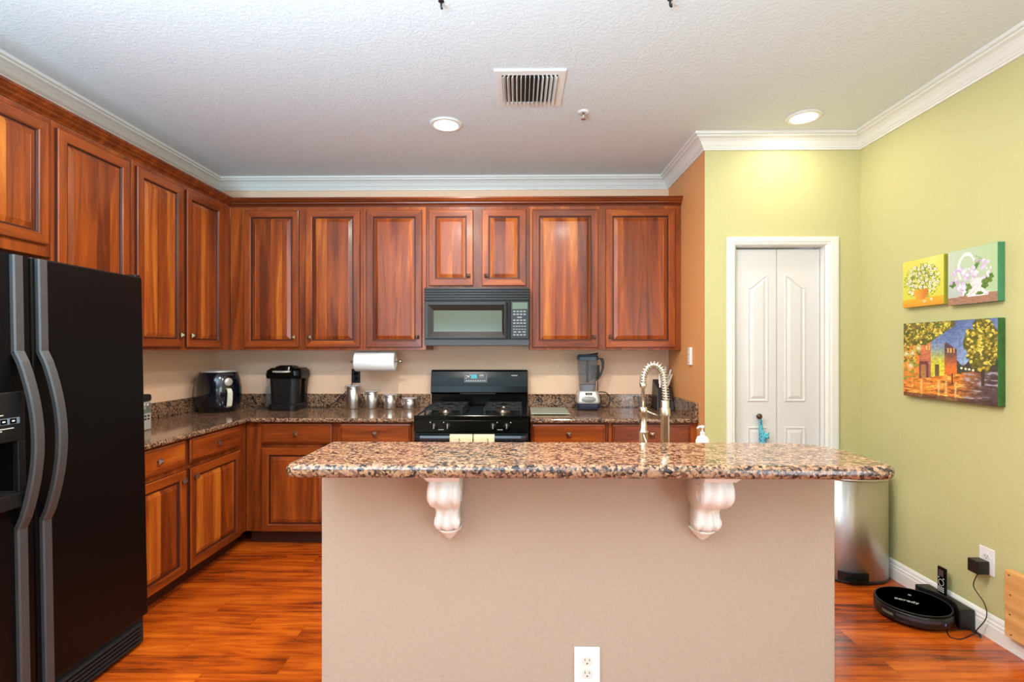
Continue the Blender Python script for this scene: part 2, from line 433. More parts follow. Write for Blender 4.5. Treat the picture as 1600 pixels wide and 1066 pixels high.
for z in (.28, wz1-.03): w.box(XR+.02, XR+.07, wy0, wy1, z-.03, z+.03)
struct(w.build('window_2', M['white_trim']))

crown = [(0, 2.652), (.012, 2.652), (.014, 2.661), (.020, 2.664), (.020, 2.670), (.030, 2.680), (.040, 2.698), (.055, 2.713), (.074, 2.720), (.076, 2.728), (.090, 2.730), (.092, 2.745), (0, 2.745)]
sweep([(XL, YF), (XL, YB), (XS, YB), (XS, YP), (XR, YP), (XR, YF)], crown, 'trim_1', M['white_trim'])
base = [(0, 0), (.016, 0), (.016, .062), (.013, .070), (.013, .080), (.009, .086), (.008, .098), (.004, .108), (0, .113)]
sweep([(XR, YP-.002), (XR, YF)], base, 'baseboard_right', M['white_trim'])
sweep([(XS+.02, YP), (1.36, YP)], base, 'baseboard_pantry', M['white_trim'])
sweep([(2.04+.035, YP), (XR-.017, YP)], base, 'baseboard_corner', M['white_trim'])
# door casing of the pantry, mitred
def casing():
    prof = [(0, 0), (.006, .010), (.012, .014), (.020, .014), (.026, .018), (.048, .019), (.056, .017), (.058, .0)]  # across, proud
    rings = []
    x0, x1, zt = DX0-.002, DX1+.002, DZ+.002
    for o, d in prof:
        rings.append([(x0-o, YP-d, 0), (x0-o, YP-d, zt+o), (x1+o*1.45, YP-d, zt+o), (x1+o*1.45, YP-d, 0)])
    mb = MB()
    n = len(rings)
    vv = [p for r in rings for p in r]; ff = []
    for i in range(n-1):
        for j in range(3): ff.append((i*4+j, i*4+j+1, (i+1)*4+j+1, (i+1)*4+j))
    mb.add(vv, ff)
    mb.box(x0, x0+.004, YP, YP+.118, 0, zt); mb.box(x1-.004, x1, YP, YP+.118, 0, zt); mb.box(x0, x1, YP, YP+.118, zt-.004, zt)
    struct(mb.build('trim_2', M['white_trim'], fix=True))
casing()

def panel_relief(mb, a, b_, z0, z1, yf, arch=None):
    rings = []
    for d, y in ((0, 0), (.003, -.006), (.009, -.007), (.016, -.001), (.020, -.001), (.038, -.008), (.040, -.008)):
        p = [(a+d, z0+d), (b_-d, z0+d)]
        n = 16
        for i in range(n+1):
            x = (b_-d)-(b_-a-2*d)*i/n; t = (x-a)/(b_-a)
            s_ = t*t*(3-2*t)
            z = z1-d
            if arch == 'up': z -= .085*(1-s_)
            elif arch == 'down': z -= .085*s_
            p.append((x, z))
        rings.append([(q[0], yf+y, q[1]) for q in p])
    mb.loft(rings, cap0=False)
dr = thing('door_1', None, None, (0, 0, 0)); dr['kind'] = 'structure'
lw = (DX1-DX0-.016)/2
for k in range(2):
    x0 = DX0+.006+k*(lw+.004); x1 = x0+lw
    mb = MB(); mb.box(x0, x1, YP+.045, YP+.08, .012, DZ-.012)
    yf = YP+.045
    a, b_ = x0+.088, x1-.052
    if k: a, b_ = x0+.048, x1-.092
    panel_relief(mb, a, b_, 1.01, 1.85, yf, 'up' if k == 0 else 'down')
    panel_relief(mb, a, b_, .22, .845, yf)
    mb.build('door_leaf', M['white_door'], dr)
kx, kz = 1.573, .916
mb = MB(); mb.lathe([(.006, 0), (.006, -.02), (.016, -.024), (.019, -.034), (.013, -.042), (.001, -.044)], (kx, YP+.045, kz), 20, 'y')
mb.build('door_knob', M['brown_knob'], dr)
mb = MB(); mb.box(DX0-.1, DX1+.1, YP+.5, YP+.52, 0, 2.2); struct(mb.build('wall_closet', M['vent_dark']))

# island half wall
struct(MB().box(-.613, .967, 1.58, 1.70, 0, 1.013).build('wall_island', M['beige'], bevel=.004))

# ------------------------------------------------------------------ ceiling fixtures
def ceiling_light(x, y, label, power=28):
    t = thing('ceiling_light', label, 'ceiling light', (x, y, CZ), 0, 'recessed ceiling lights')
    MB().lathe([(.100, 0), (.100, -.006), (.092, -.010), (.074, -.010), (.072, -.004), (.072, 0)], n=40).build('trim_ring', M['white_trim'], t)
    MB().lathe([(.072, -.001), (.072, -.006), (.05, -.008), (.001, -.009)], n=40).build('lens', M['lens'], t)
    d = bpy.data.lights.new('ceiling_light_glow', 'AREA'); d.shape = 'DISK'; d.size = .13; d.energy = power; d.color = (1, .90, .79)
    o = bpy.data.objects.new('ceiling_light_glow', d); COL.objects.link(o); o.parent = t; o.location = (0, 0, -.014)
    return t
ceiling_light(-.45, 3.15, 'round recessed ceiling light above the stove, left of the air vent', 12)
ceiling_light(1.70, 3.08, 'round recessed ceiling light in front of the green pantry wall', 3.6)
ceiling_light(-.62, 1.72, 'round recessed ceiling light over the left of the island, above the frame', 44)
ceiling_light(.50, 1.72, 'round recessed ceiling light over the right of the island, above the frame', 32)
ceiling_light(1.6, .3, 'round recessed ceiling light nearest the camera on the right, above the frame', 4)

vt = thing('air_vent', 'white rectangular ceiling air vent with dark gaps between louvres', 'air vent', (.055, 2.72, CZ))
vw, vh = .180, .185
mb = MB()
for (a, b_, c, d) in ((-vw, vw, -vh, -vh+.038), (-vw, vw, vh-.038, vh), (-vw, -vw+.038, -vh+.038, vh-.038), (vw-.038, vw, -vh+.038, vh-.038)): mb.box(a, b_, c, d, -.010, 0)
mb.build('frame', M['white_trim'], vt)
MB().box(-vw+.03, vw-.03, -vh+.03, vh-.03, -.0015, 0).build('duct_opening', M['vent_dark'], vt)
for i in range(13):
    x = -vw+.05+i*(2*vw-.1)/12
    tilt = -.62+1.24*i/12
    mb = MB(); mb.box(-.0012, .0012, -vh+.036, vh-.036, -.013, .011)
    mb.build('louvre', M['white_trim'], vt, loc=(x, 0, -.014), rot=(0, -tilt, 0))
sp = thing('fire_sprinkler', 'small white and chrome fire sprinkler on the ceiling right of the vent', 'sprinkler', (.377, 3.0, CZ))
MB().lathe([(.036, 0), (.034, -.006), (.014, -.010), (.012, -.006)], n=24).build('escutcheon', M['white_trim'], sp)
mb = MB(); mb.cyl((0, 0, -.035), .006, .03, 12); mb.tube([(-.009, 0, -.012), (-.012, 0, -.025), (0, 0, -.04)], .002); mb.tube([(.009, 0, -.012), (.012, 0, -.025), (0, 0, -.04)], .002)
mb.lathe([(.014, -.043), (.014, -.041)], n=16); mb.build('sprinkler_head', M['steel'], sp)
for x, lb in ((-.310, 'tiny dark ceiling hook at the top edge, nearer the left'), (.598, 'tiny dark ceiling hook at the top edge, nearer the right')):
    mb = MB(); mb.tube([(0, 0, 0), (0, 0, -.025), (.004, -.006, -.034), (0, -.012, -.026)], .004)
    mb.lathe([(.012, 0), (.011, -.003), (.004, -.004)], n=14)
    o = mb.build('ceiling_hook', M['black_satin'], loc=(x, 2.035, CZ)); tag(o, lb, 'hook', 'ceiling hooks')

# ------------------------------------------------------------------ cabinets
mb = MB()
mb.lathe([(.007, 0), (.0055, -.006), (.006, -.012)], n=12, axis='y')
mb.loft([[(-.015*a, y, -.015*a), (.015*a, y, -.015*a), (.015*a, y, .015*a), (-.015*a, y, .015*a)] for a, y in ((.55, -.011), (1, -.014), (1, -.017), (.08, -.030))])
knob0 = mb.build('knob', M['pewter']); knob_mesh = knob0.data; bpy.data.objects.remove(knob0)
def add_knob(parent, x, z, y=-.0):
    o = bpy.data.objects.new('knob', knob_mesh); COL.objects.link(o); o.parent = parent; o.location = (x, y, z); return o
def door(parent, x0, x1, z0, z1, knob=None, name='door'):
    w_, h_ = x1-x0, z1-z0
    fr = .056
    mb = MB()
    mb.rect_rings(w_, h_, [(0, 0), (0, -.016), (.0045, -.020), (fr-.010, -.020), (fr-.006, -.017), (fr-.003, -.017), (fr, -.010)], fill=False)
    d = mb.build(name, M['wood'], parent, loc=(x0, 0, z0)); d.data.materials.append(M['woodx']); d.data.materials.append(M['edge_shade'])
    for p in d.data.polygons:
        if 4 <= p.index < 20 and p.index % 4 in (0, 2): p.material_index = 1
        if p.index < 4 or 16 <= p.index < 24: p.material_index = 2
    mb = MB(); i = fr-.001
    mb.rect_rings(w_, h_, [(i, -.002), (i, -.009), (i+.006, -.009), (i+.032, -.0175), (i+.034, -.0165), (i+.036, -.0165)])
    pn = mb.build('panel', M['panel'], d); pn.data.materials.append(M['edge_shade'])
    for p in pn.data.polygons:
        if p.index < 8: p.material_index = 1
    if knob: add_knob(d, knob[0]-x0, knob[1]-z0, -.020)
    return d
def drawer(parent, x0, x1, z0, z1, name='drawer'):
    w_, h_ = x1-x0, z1-z0
    mb = MB(); mb.rect_rings(w_, h_, [(0, 0), (0, -.012), (.003, -.015), (.012, -.0175), (.015, -.020), (.018, -.020)])
    d = mb.build(name, M['woodx'], parent, loc=(x0, 0, z0)); d.data.materials.append(M['edge_shade'])
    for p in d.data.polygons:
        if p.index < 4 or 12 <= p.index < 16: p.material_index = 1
    add_knob(d, w_/2, h_/2, -.020)
    return d
def cabinet(name, label, origin, rotz, width, depth, z0, z1, doors, drawers=(), toe=False, group=None, blank=None):
    """local x runs along the face, y=0 is the face frame, +y goes to the wall"""
    t = thing(name, label, 'cabinet', origin, rotz, group)
    zz = z0
    MB().box(0, width, 0, depth, zz, z1).build('body', M['wood'], t, bevel=.0015)
    if toe: MB().box(0, width, .07, depth, 0, zz).build('toe_kick', M['toe'], t)
    for dx0, dx1, dz0, dz1, k in doors: door(t, dx0, dx1, dz0, dz1, k)
    for dx0, dx1, dz0, dz1 in drawers: drawer(t, dx0, dx1, dz0, dz1)
    return t
UF = 3.85; UZ0, UZ1 = 1.35, 2.43; DZ0, DZ1 = 1.369, 2.402
def upper(x0, x1, dl, label, z0=UZ0, dz0=DZ0, kz=1.447, depth=None):
    ds = []
    for a, b_, side in dl:
        kxx = (b_-.034 if side == 'r' else a+.034)
        ds.append((a-x0, b_-x0, dz0, DZ1, (kxx-x0, kz)))
    return cabinet('wall_cabinet', label, (x0, UF, 0), 0, x1-x0, YB-UF-.001, z0, UZ1, ds, group='upper cabinets on the back wall')
# keep x in world: back wall uppers
upper(-2.188, -1.180, [(-2.074, -1.661, 'r'), (-1.608, -1.197, 'l')], 'two-door cherry wall cabinet in the left corner above the air fryer and coffee maker')
upper(-1.178, -.700, [(-1.149, -.729, 'r')], 'single-door cherry wall cabinet above the paper towel roll')
upper(-.698, .078, [(-.677, -.345, 'r'), (-.278, .053, 'l')], 'short two-door cherry wall cabinet directly above the microwave', z0=1.812, dz0=1.832, kz=1.905)
upper(.080, 1.2115, [(.100, .592, 'r'), (.649, 1.165, 'l')], 'wide two-door cherry wall cabinet above the blender and knife block')
# left wall uppers: local x = world Y
LF = -2.19
def upper_left(y0, y1, dl, label, z0=UZ0, dz0=DZ0, kz=1.447, nm='wall_cabinet'):
    ds = [(a-y0, b_-y0, dz0, DZ1, ((b_-.034 if s_ == 'r' else a+.034)-y0, kz)) for a, b_, s_ in dl]
    return cabinet(nm, label, (LF, y0, 0), PI/2, y1-y0, LF-XL-.001, z0, UZ1, ds, group='upper cabinets on the left wall')
upper_left(1.42, 2.364, [(1.46, 1.87, 'r'), (1.925, 2.336, 'l')], 'short cherry cabinet mounted above the black refrigerator', z0=1.785, dz0=1.838, kz=1.91)
upper_left(2.366, 2.862, [(2.383, 2.826, 'r')], 'tall single-door cherry wall cabinet just past the refrigerator')
upper_left(2.864, 3.849, [(2.886, 3.284, 'r'), (3.322, 3.722, 'l')], 'two-door cherry cabinet on the left wall nearest the corner')
cc = sweep([(LF, 1.42), (LF, UF), (1.2115, UF)], [(0, 2.4305), (.006, 2.4305), (.010, 2.440), (.026, 2.450), (.028, 2.458), (.040, 2.466), (.046, 2.476), (.052, 2.478), (.052, 2.490), (0, 2.490)], 'cabinet_crown', M['crown_wood'], kind=False)
tag(cc, 'dark cherry crown moulding running along the tops of all wall cabinets', 'moulding')

# base cabinets
BF, BL, BZ1 = 3.51, -1.886, .854
def base_unit(x0, x1, dl, wl, label):
    return cabinet('base_cabinet', label, (x0, BF, 0), 0, x1-x0, YB-BF-.001, .10, BZ1,
                   [(a-x0, b_-x0, .104, .679, ((b_-.034 if s_ == 'r' else a+.034)-x0, .630)) for a, b_, s_ in dl],
                   [(a-x0, b_-x0, .707, .846) for a, b_ in wl], toe=True, group='base cabinets on the back wall')
base_unit(-1.884, -1.256, [(-1.770, -1.284, 'r')], [(-1.770, -1.284)], 'cherry base cabinet in the left corner below the coffee maker')
base_unit(-1.254, -.712, [(-1.227, -.739, 'r')], [(-1.227, -.739)], 'cherry base cabinet below the steel canisters, left of the stove')
base_unit(.078, .610, [(.087, .587, 'r')], [(.087, .587)], 'cherry base cabinet right of the stove below the glass cutting board')
base_unit(.612, 1.2115, [(.635, 1.164, 'l')], [(.635, 1.164)], 'cherry base cabinet behind the faucet at the side wall')
def base_left(y0, y1, dl, wl, label):
    return cabinet('base_cabinet', label, (BL, y0, 0), PI/2, y1-y0, BL-XL-.001, .10, BZ1,
                   [(a-y0, b_-y0, .104, .679, ((b_-.034 if s_ == 'r' else a+.034)-y0, .625)) for a, b_, s_ in dl],
                   [(a-y0, b_-y0, .707, .846) for a, b_ in wl], toe=True, group='base cabinets on the left wall')
base_left(2.372, 2.866, [(2.395, 2.848, 'r')], [(2.395, 2.848)], 'cherry base cabinet right beside the refrigerator')
base_left(2.868, 3.509, [(2.887, 3.412, 'l')], [(2.887, 3.412)], 'cherry base cabinet on the left wall next to the corner')

# ------------------------------------------------------------------ counters
CT = .885
def slab(poly, z0, z1, name, parent=None, r=.012, mat=None):
    """stone slab with eased edges from a ccw plan outline"""
    def inset(d):
        n = len(poly); out = []
        for i in range(n):
            p0, p1, p2 = Vector(poly[i-1]), Vector(poly[i]), Vector(poly[(i+1) % n])
            d1 = (p1-p0).normalized(); d2 = (p2-p1).normalized()
            n1 = Vector((-d1.y, d1.x)); n2 = Vector((-d2.y, d2.x)); m = (n1+n2); m = m/max(.3, m.dot(n1))
            out.append((p1.x+m.x*d, p1.y+m.y*d))
        return out
    rings = []; k = 5
    for i in range(k+1):
        a = PI/2*i/k; rings.append([(p[0], p[1], z0+r-r*math.cos(PI/2-a) if False else z0+r*(1-math.sin(a))) for p in inset(r*(1-math.cos(a)))][:]) 
    rings = [[(p[0], p[1], z0+r*(1-math.sin(PI/2*i/k))) for p in inset(r*(1-math.cos(PI/2*i/k)))] for i in range(k, -1, -1)]
    rings += [[(p[0], p[1], z1-r*(1-math.sin(PI/2*i/k))) for p in inset(r*(1-math.cos(PI/2*i/k)))] for i in range(0, k+1)]
    mb = MB(); mb.loft(rings)
    return mb.build(name, mat or M['granite'], parent)
t = thing('countertop', 'L-shaped brown granite countertop left of the stove', 'countertop', (0, 0, 0))
slab([(XL+.001, 2.368), (-1.848, 2.368), (-1.848, 3.47), (-.708, 3.47), (-.708, YB-.001), (XL+.001, YB-.001)], .8555, CT, 'stone_top', t)
mb = MB(); mb.box(XL+.001, XL+.021, 2.368, YB-.022, CT, .992); mb.box(XL+.001, -.722, YB-.021, YB-.001, CT, .992)
mb.build('backsplash', M['granite'], t, bevel=.003)
t = thing('countertop', 'short brown granite countertop right of the stove', 'countertop', (0, 0, 0))
slab([(.078, 3.47), (XS-.001, 3.47), (XS-.001, YB-.001), (.078, YB-.001)], .8555, CT, 'stone_top', t)
mb = MB(); mb.box(.068, XS-.001, YB-.021, YB-.001, CT, .992); mb.box(XS-.021, XS-.001, 3.475, YB-.022, CT, .992)
mb.build('backsplash', M['granite'], t, bevel=.003)

# bar top
pl = [(-.625, 1.36)]
def arc(cx, cy, r, a0, a1, n=6): return [(cx+r*math.cos(math.radians(a0+(a1-a0)*i/n)), cy+r*math.sin(math.radians(a0+(a1-a0)*i/n))) for i in range(n+1)]
outline = arc(-.597, 1.388, .035, 180, 270) + [(.60, 1.353), (.93, 1.353)] + arc(.965, 1.388, .035, 270, 350, 6) + \
          [(1.004, 1.43), (1.008, 1.50), (1.003, 1.57), (.985, 1.63), (.955, 1.68), (.915, 1.705), (.86, 1.712)] + [(.4, 1.712), (-.629, 1.712)]
bt = slab(outline, 1.0135, 1.050, 'bar_top', r=.016)
tag(bt, 'brown granite bar top overhanging the island half wall', 'countertop')

def corbel(x, label):
    t = thing('corbel', label, 'corbel', (x, 1.5795, 1.013), 0, 'corbels under the bar top')
    # (drop, depth from wall, half width)
    rows = [(.0225, .150, .042), (.030, .156, .043), (.045, .166, .044), (.065, .168, .044), (.085, .160, .043), (.100, .142, .042), (.112, .118, .040), (.120, .098, .037), (.126, .088, .034),
            (.135, .084, .033), (.150, .088, .034), (.165, .092, .035), (.180, .088, .035), (.190, .076, .033), (.197, .060, .031)]
    mb = MB(); rings = []
    n = 20
    for dr_, dp, hw in rows:
        ring = [(hw, 0, -dr_)]
        for i in range(n+1):
            u = 1-2*i/n
            # central bead, two flutes, rolled edges
            lobe = .010*math.exp(-(u/.30)**2) - .007*math.exp(-((abs(u)-.52)/.13)**2) + .0 - .006*max(0, abs(u)-.85)/.15
            ring.append((hw*u, -(dp-.012+lobe), -dr_))
        ring.append((-hw, 0, -dr_)); rings.append(ring)
    mb.loft(rings, sm=True); mb.build('scroll', M['corbel'], t)
    mb = MB()
    prof = [(0, .182, .054), (.006, .182, .054), (.009, .176, .050), (.014, .170, .047), (.019, .162, .0455), (.023, .158, .044)]
    mb.loft([[(h, 0, -z), (h, -d, -z), (-h, -d, -z), (-h, 0, -z)] for z, d, h in prof]); mb.build('cap', M['corbel'], t)
    # side scrolls
    for s_ in (-1, 1):
        mb = MB(); pts = []
        for i in range(26):
            a = i/25*3.6*PI; r = .030*(1-i/25*.82)
            pts.append((s_*.0435, -.118+r*math.cos(a+PI*.2)*1.05, -.068+r*math.sin(a+PI*.2)))
        mb.tube(pts, .0032, 6, smooth=False); mb.build('side_volute', M['corbel'], t)
        mb = MB(); pts = []
        for i in range(18):
            a = i/17*2.8*PI; r = .016*(1-i/17*.8)
            pts.append((s_*.0345, -.062+r*math.cos(a), -.168+r*math.sin(a)))
        mb.tube(pts, .0028, 6, smooth=False); mb.build('side_volute', M['corbel'], t)
    mb = MB()
    rows = [(.195, .064, .036), (.201, .062, .036), (.205, .054, .030), (.212, .046, .026), (.222, .036, .019), (.230, .026, .011), (.235, .016, .004)]
    rings = []
    for dr_, dp, hw in rows:
        rings.append([(hw, 0, -dr_)] + [(hw*math.cos(PI*i/10), -dp*math.sin(PI*i/10)**.7 if 0 < i < 10 else -.001, -dr_) for i in range(11)] + [(-hw, 0, -dr_)])
    mb.loft(rings, sm=True); mb.build('pendant_tip', M['corbel'], t)
    return t
corbel(-.213, 'white plaster scroll corbel under the left part of the bar')
corbel(.556, 'white plaster scroll corbel under the right part of the bar')

def outlet_plate(name, label, loc, rotz, mats=('white_plastic', 'ivory_plastic'), size=(.079, .124), group=None, loc_z=0):
    t = thing(name, label, 'outlet', loc, rotz, group)
    w_, h_ = size
    MB().box(-w_/2, w_/2, -.005, 0, -h_/2, h_/2).build('cover_plate', M[mats[0]], t, bevel=.002)
    for s_ in (1, -1):
        cz = s_*.0195
        mb = MB()
        poly = [(.0175*math.cos(a), max(-.0135, min(.0135, .0175*math.sin(a)))+cz) for a in [2*PI*i/24 for i in range(24)]]
        mb.prism(poly, -.0068, -.004, 'y')
        r = mb.build('receptacle', M[mats[1]], t)
        mb = MB(); mb.box(-.0078, -.0058, -.0072, -.0066, cz+.001, cz+.009); mb.box(.0058, .0078, -.0072, -.0066, cz+.001, cz+.008)
        mb.lathe([(.0024, -.0072), (.0024, -.0066)], (0, 0, cz-.006), 10, 'y'); mb.build('slots', M['slot'], r)
    mb = MB(); mb.lathe([(.003, -.0062), (.003, -.0045)], (0, 0, 0), 10, 'y'); mb.build('screw', M[mats[0]], t)
    return t
outlet_plate('wall_outlet', 'white double outlet low on the island half wall', (.209, 1.5795, .381), 0)
outlet_plate('wall_outlet', 'white double outlet low on the green right wall with a black plug', (XR-.0005, 2.456, .355), PI/2*-1)
outlet_plate('wall_outlet', 'black double outlet on the backsplash wall below the paper towels', (-1.333, YB-.0005, 1.137), 0, ('black_satin', 'black_gloss'), (.072, .115))
outlet_plate('wall_outlet', 'black double outlet on the wall directly behind the blender', (.618, YB-.0005, 1.17), 0, ('black_satin', 'black_gloss'), (.072, .115))


# ------------------------------------------------------------------ refrigerator
fr = thing('refrigerator', 'black side-by-side refrigerator with grey bowed handles', 'refrigerator', (-1.715, 1.41, 0))
fr.rotation_euler = (0, -.019, 0)
MB().box(-.72, -.085, .004, .936, .02, 1.685).build('body', M['black_satin'], fr, bevel=.004)
# freezer door with the dispenser opening
y0, y1, z0, z1 = 0, .388, .135, 1.69
cy0, cy1, cz0, cz1 = .085, .318, .868, 1.045
mb = MB()
mb.box(-.075, 0, y0, cy0, z0, z1); mb.box(-.075, 0, cy1, y1, z0, z1); mb.box(-.075, 0, cy0, cy1, z0, cz0); mb.box(-.075, 0, cy0, cy1, cz1, z1); mb.box(-.075, -.065, cy0, cy1, cz0, cz1)
fd = mb.build('freezer_door', M['fridge'], fr)
MB().box(-.075, 0, .396, .94, z0, z1).build('fresh_food_door', M['fridge'], fr, bevel=.007)
mb = MB()
a, b_ = .062, .345
mb.box(0, .022, a, b_, 1.045, 1.213); mb.box(0, .022, a, cy0, .868, 1.045); mb.box(0, .022, cy1, b_, .868, 1.045); mb.box(0, .026, a, b_, .818, .868)
ds = mb.build('dispenser_frame', M['black_satin'], fd, bevel=.003)
MB().box(.022, .0235, a+.015, b_-.020, 1.062, 1.160).build('button_panel', M['black_satin'], ds)
MB().box(.0235, .0242, a+.12, b_-.022, 1.105, 1.126).build('light_strip', plain('blue_grey_strip', (110, 122, 136), .3), ds)
for i in range(4):
    MB().box(.0235, .0255, a+.13+i*.032, a+.152+i*.032, 1.107, 1.124).build('button', M['black_gloss'], ds)
    MB().box(.0255, .0258, a+.136+i*.032, a+.146+i*.032, 1.113, 1.118).build('button_mark', M['mark'], ds)
mb = MB()
for i, (yy, zz, ln) in enumerate(((a+.16, 1.136, .045), (a+.10, 1.140, .03), (a+.19, 1.090, .05), (a+.11, 1.088, .04), (a+.17, 1.083, .03))): mb.box(.0235, .0238, yy, yy+ln, zz, zz+.003)
mb.build('panel_marking', M['mark'], ds)
mb = MB(); mb.tube([(-.04, a+.12, 1.0), (-.02, a+.12, .98), (-.03, a+.12, .95)], .012); mb.box(-.05, -.012, a+.085, a+.155, .955, .963)
mb.build('dispenser_paddle', M['key'], ds)
MB().box(-.062, .018, cy0+.005, cy1-.005, .868, .876).build('drip_tray', M['black_satin'], ds)
# handles
def strip(pts, ya, yb, th):
    mb = MB(); rings = []
    n = len(pts)
    for i, (x, z) in enumerate(pts):
        p0 = Vector(pts[max(0, i-1)]); p1 = Vector(pts[min(n-1, i+1)]); d = (p1-p0).normalized(); nn = Vector((-d.y, d.x))
        if nn.x < 0: nn = -nn
        q = Vector((x, z))
        rings.append([(q.x, ya, q.y), (q.x+nn.x*th*.7, ya, q.y+nn.y*th*.7), (q.x+nn.x*th, ya+.004, q.y+nn.y*th), (q.x+nn.x*th, yb-.004, q.y+nn.y*th), (q.x+nn.x*th*.7, yb, q.y+nn.y*th*.7), (q.x, yb, q.y)])
    return mb.loft(rings)
for ya, yb, dd in ((.320, .356, fd), (.412, .448, fr)):
    top = [(.0, 1.684), (.0, 1.345)]; bot = [(.0, .745), (.0, .14)]
    bow = [(.002+.062*math.sin(PI*t/16)**.85 if 0 < t < 16 else .0, 1.345-(1.345-.745)*t/16) for t in range(17)]
    strip(top, ya, yb, .016).build('handle_strip', M['handle_grey'], dd)
    strip(bot, ya, yb, .016).build('handle_strip', M['handle_grey'], dd)
    strip(bow, ya, yb, .018).build('handle', M['handle_grey'], dd)
mb = MB(); mb.box(-.08, -.018, .01, .93, .012, .128)
for i in range(5): mb.box(-.018, -.006+.002*i, .06, .90, .024+i*.019, .034+i*.019)
mb.build('kick_grille', M['black_matte'], fr, bevel=.002)
MB().box(-.07, -.005, .905, .935, 1.685, 1.70).build('hinge_cover', M['black_satin'], fr, bevel=.003)

# silver appliance next to the refrigerator
t = thing('countertop_appliance', 'small silver appliance with a green display, half hidden by the refrigerator', 'appliance', (-2.235, 2.93, CT+.0005))
MB().box(-.10, .07, -.14, .06, 0, .165).build('body', M['silver'], t, bevel=.008)
MB().box(-.10, .072, -.14, .062, .166, .208).build('lid', M['black_satin'], t, bevel=.012, seg=3)
MB().box(.0705, .072, -.09, .05, .10, .125).build('display', M['lcd'], t)
mb = MB(); mb.cyl((.070, .02, .145), .014, .016, 16, 'x'); mb.build('dial', M['steel'], t)
mb = MB()
for i in range(5):
    for j in range(2): mb.box(.0705, .0715, -.08+i*.026, -.064+i*.026, .06+j*.018, .07+j*.018)
mb.build('key_rows', M['slot'], t)

# ------------------------------------------------------------------ range
rg = thing('stove', 'black gas stove with four knobs between the countertops', 'stove', (-.317, 3.40, 0))
MB().box(-.379, .379, .02, .70, .03, .885).build('body', M['black_satin'], rg, bevel=.003)
mb = MB(); mb.rect_rings(.762, .72, [(0, 0), (0, .028), (.004, .032), (.014, .032), (.020, .026), (.024, .025)])
# lay flat: XZ -> XY
mb.v = [(x-.381, z-.012, .885+y) for x, y, z in mb.v]
ct = mb.build('cooktop', M['black_gloss'], rg)
mb = MB(); mb.prism([(-.010, .884), (.02, .884), (.02, .806), (-.016, .806)], -.381, .381, 'x'); cp = mb.build('control_panel', M['black_gloss'], rg, bevel=.002)
for x in (-.245, -.155, .145, .235):
    k = MB().lathe([(.022, 0), (.021, -.006), (.018, -.008), (.0165, -.022), (.001, -.024)], n=28, axis='y')
    k = k.build('knob', M['black_satin'], cp, loc=(x, -.0125, .848))
    MB().box(-.003, .003, -.029, -.02, -.016, .016).build('grip', M['key'], k, bevel=.001)
mb = MB()
for x in (-.272, -.182, .172, .262): mb.box(x-.003, x+.003, -.0118, -.0105, .868, .874)
for x in (-.2, .19): mb.box(x-.018, x+.018, -.0152, -.0135, .822, .825)
mb.build('panel_marking', M['mark'], cp)
od = MB().box(-.379, .379, -.012, .02, .17, .798).build('oven_door', M['black_gloss'], rg, bevel=.004)
MB().box(-.25, .25, -.0135, -.0115, .36, .64).build('oven_window', M['mw_glass'], od)
MB().box(-.379, .379, -.008, .02, .035, .160).build('storage_drawer', M['black_gloss'], rg, bevel=.004)
mb = MB(); rings = []
for x, dy in ((-.375, 0), (-.36, -.022), (-.33, -.036), (.33, -.036), (.36, -.022), (.375, 0)):
    rings.append([(x, -.014+dy, .752), (x, -.028+dy, .758), (x, -.030+dy, .775), (x, -.024+dy, .790), (x, -.010+dy, .792)])
mb.loft(rings); mb.build('door_handle', plain('handle_dark_satin', (34, 38, 46), .28, coat=.3), od)
mb = MB(); prof = [(.745, .885), (.70, .885), (.70, .995), (.668, 1.003), (.660, 1.014), (.664, 1.06), (.676, 1.13), (.690, 1.178), (.700, 1.190), (.745, 1.190)]
rings = []
for x, sx in ((-.386, 0), (-.380, 1), (.380, 1), (.386, 0)):
    rings.append([(x, y+(0 if sx else .006), z-(.006 if (not sx and z > 1.1) else 0)) for y, z in prof])
mb.loft(rings); bgd = mb.build('backguard', M['black_gloss'], rg)
mb = MB(); mb.add([(-.118, .6655, 1.090), (.062, .6655, 1.090), (.062, .6815, 1.160), (-.118, .6815, 1.160)], [(0, 1, 2, 3)])
pn = mb.build('touch_panel', M['black_satin'], bgd)
def on_guard(x0, x1, z0_, z1_):
    f = lambda z: .6655+(z-1.09)/(1.16-1.09)*.016-.0012
    return [(x0, f(z0_), z0_), (x1, f(z0_), z0_), (x1, f(z1_), z1_), (x0, f(z1_), z1_)]
mb = MB(); mb.add(on_guard(-.066, -.018, 1.122, 1.154), [(0, 1, 2, 3)]); mb.build('clock_display', M['teal'], bgd)
mb = MB()
random.seed(3)
for i in range(9): mb.add(on_guard(-.105+i*.018, -.095+i*.018, 1.100, 1.108), [(0, 1, 2, 3)])
for (x, z, l, h_) in ((-.108, 1.124, .010, .006), (-.094, 1.132, .016, .012), (-.108, 1.142, .02, .005), (-.078, 1.148, .01, .006), (.0, 1.144, .036, .008), (.0, 1.134, .04, .002), (.255, 1.144, .05, .005)):
    mb.add(on_guard(x, x+l, z, z+h_), [(0, 1, 2, 3)])
for x in (-.116, .060): mb.add(on_guard(x, x+.0012, 1.092, 1.158), [(0, 1, 2, 3)])
mb.build('control_marking', M['mark'], bgd)
mb = MB(); mb.box(-.15, .13, .655, .668, 1.000, 1.008); mb.build('vent_lip', M['slot'], bgd)
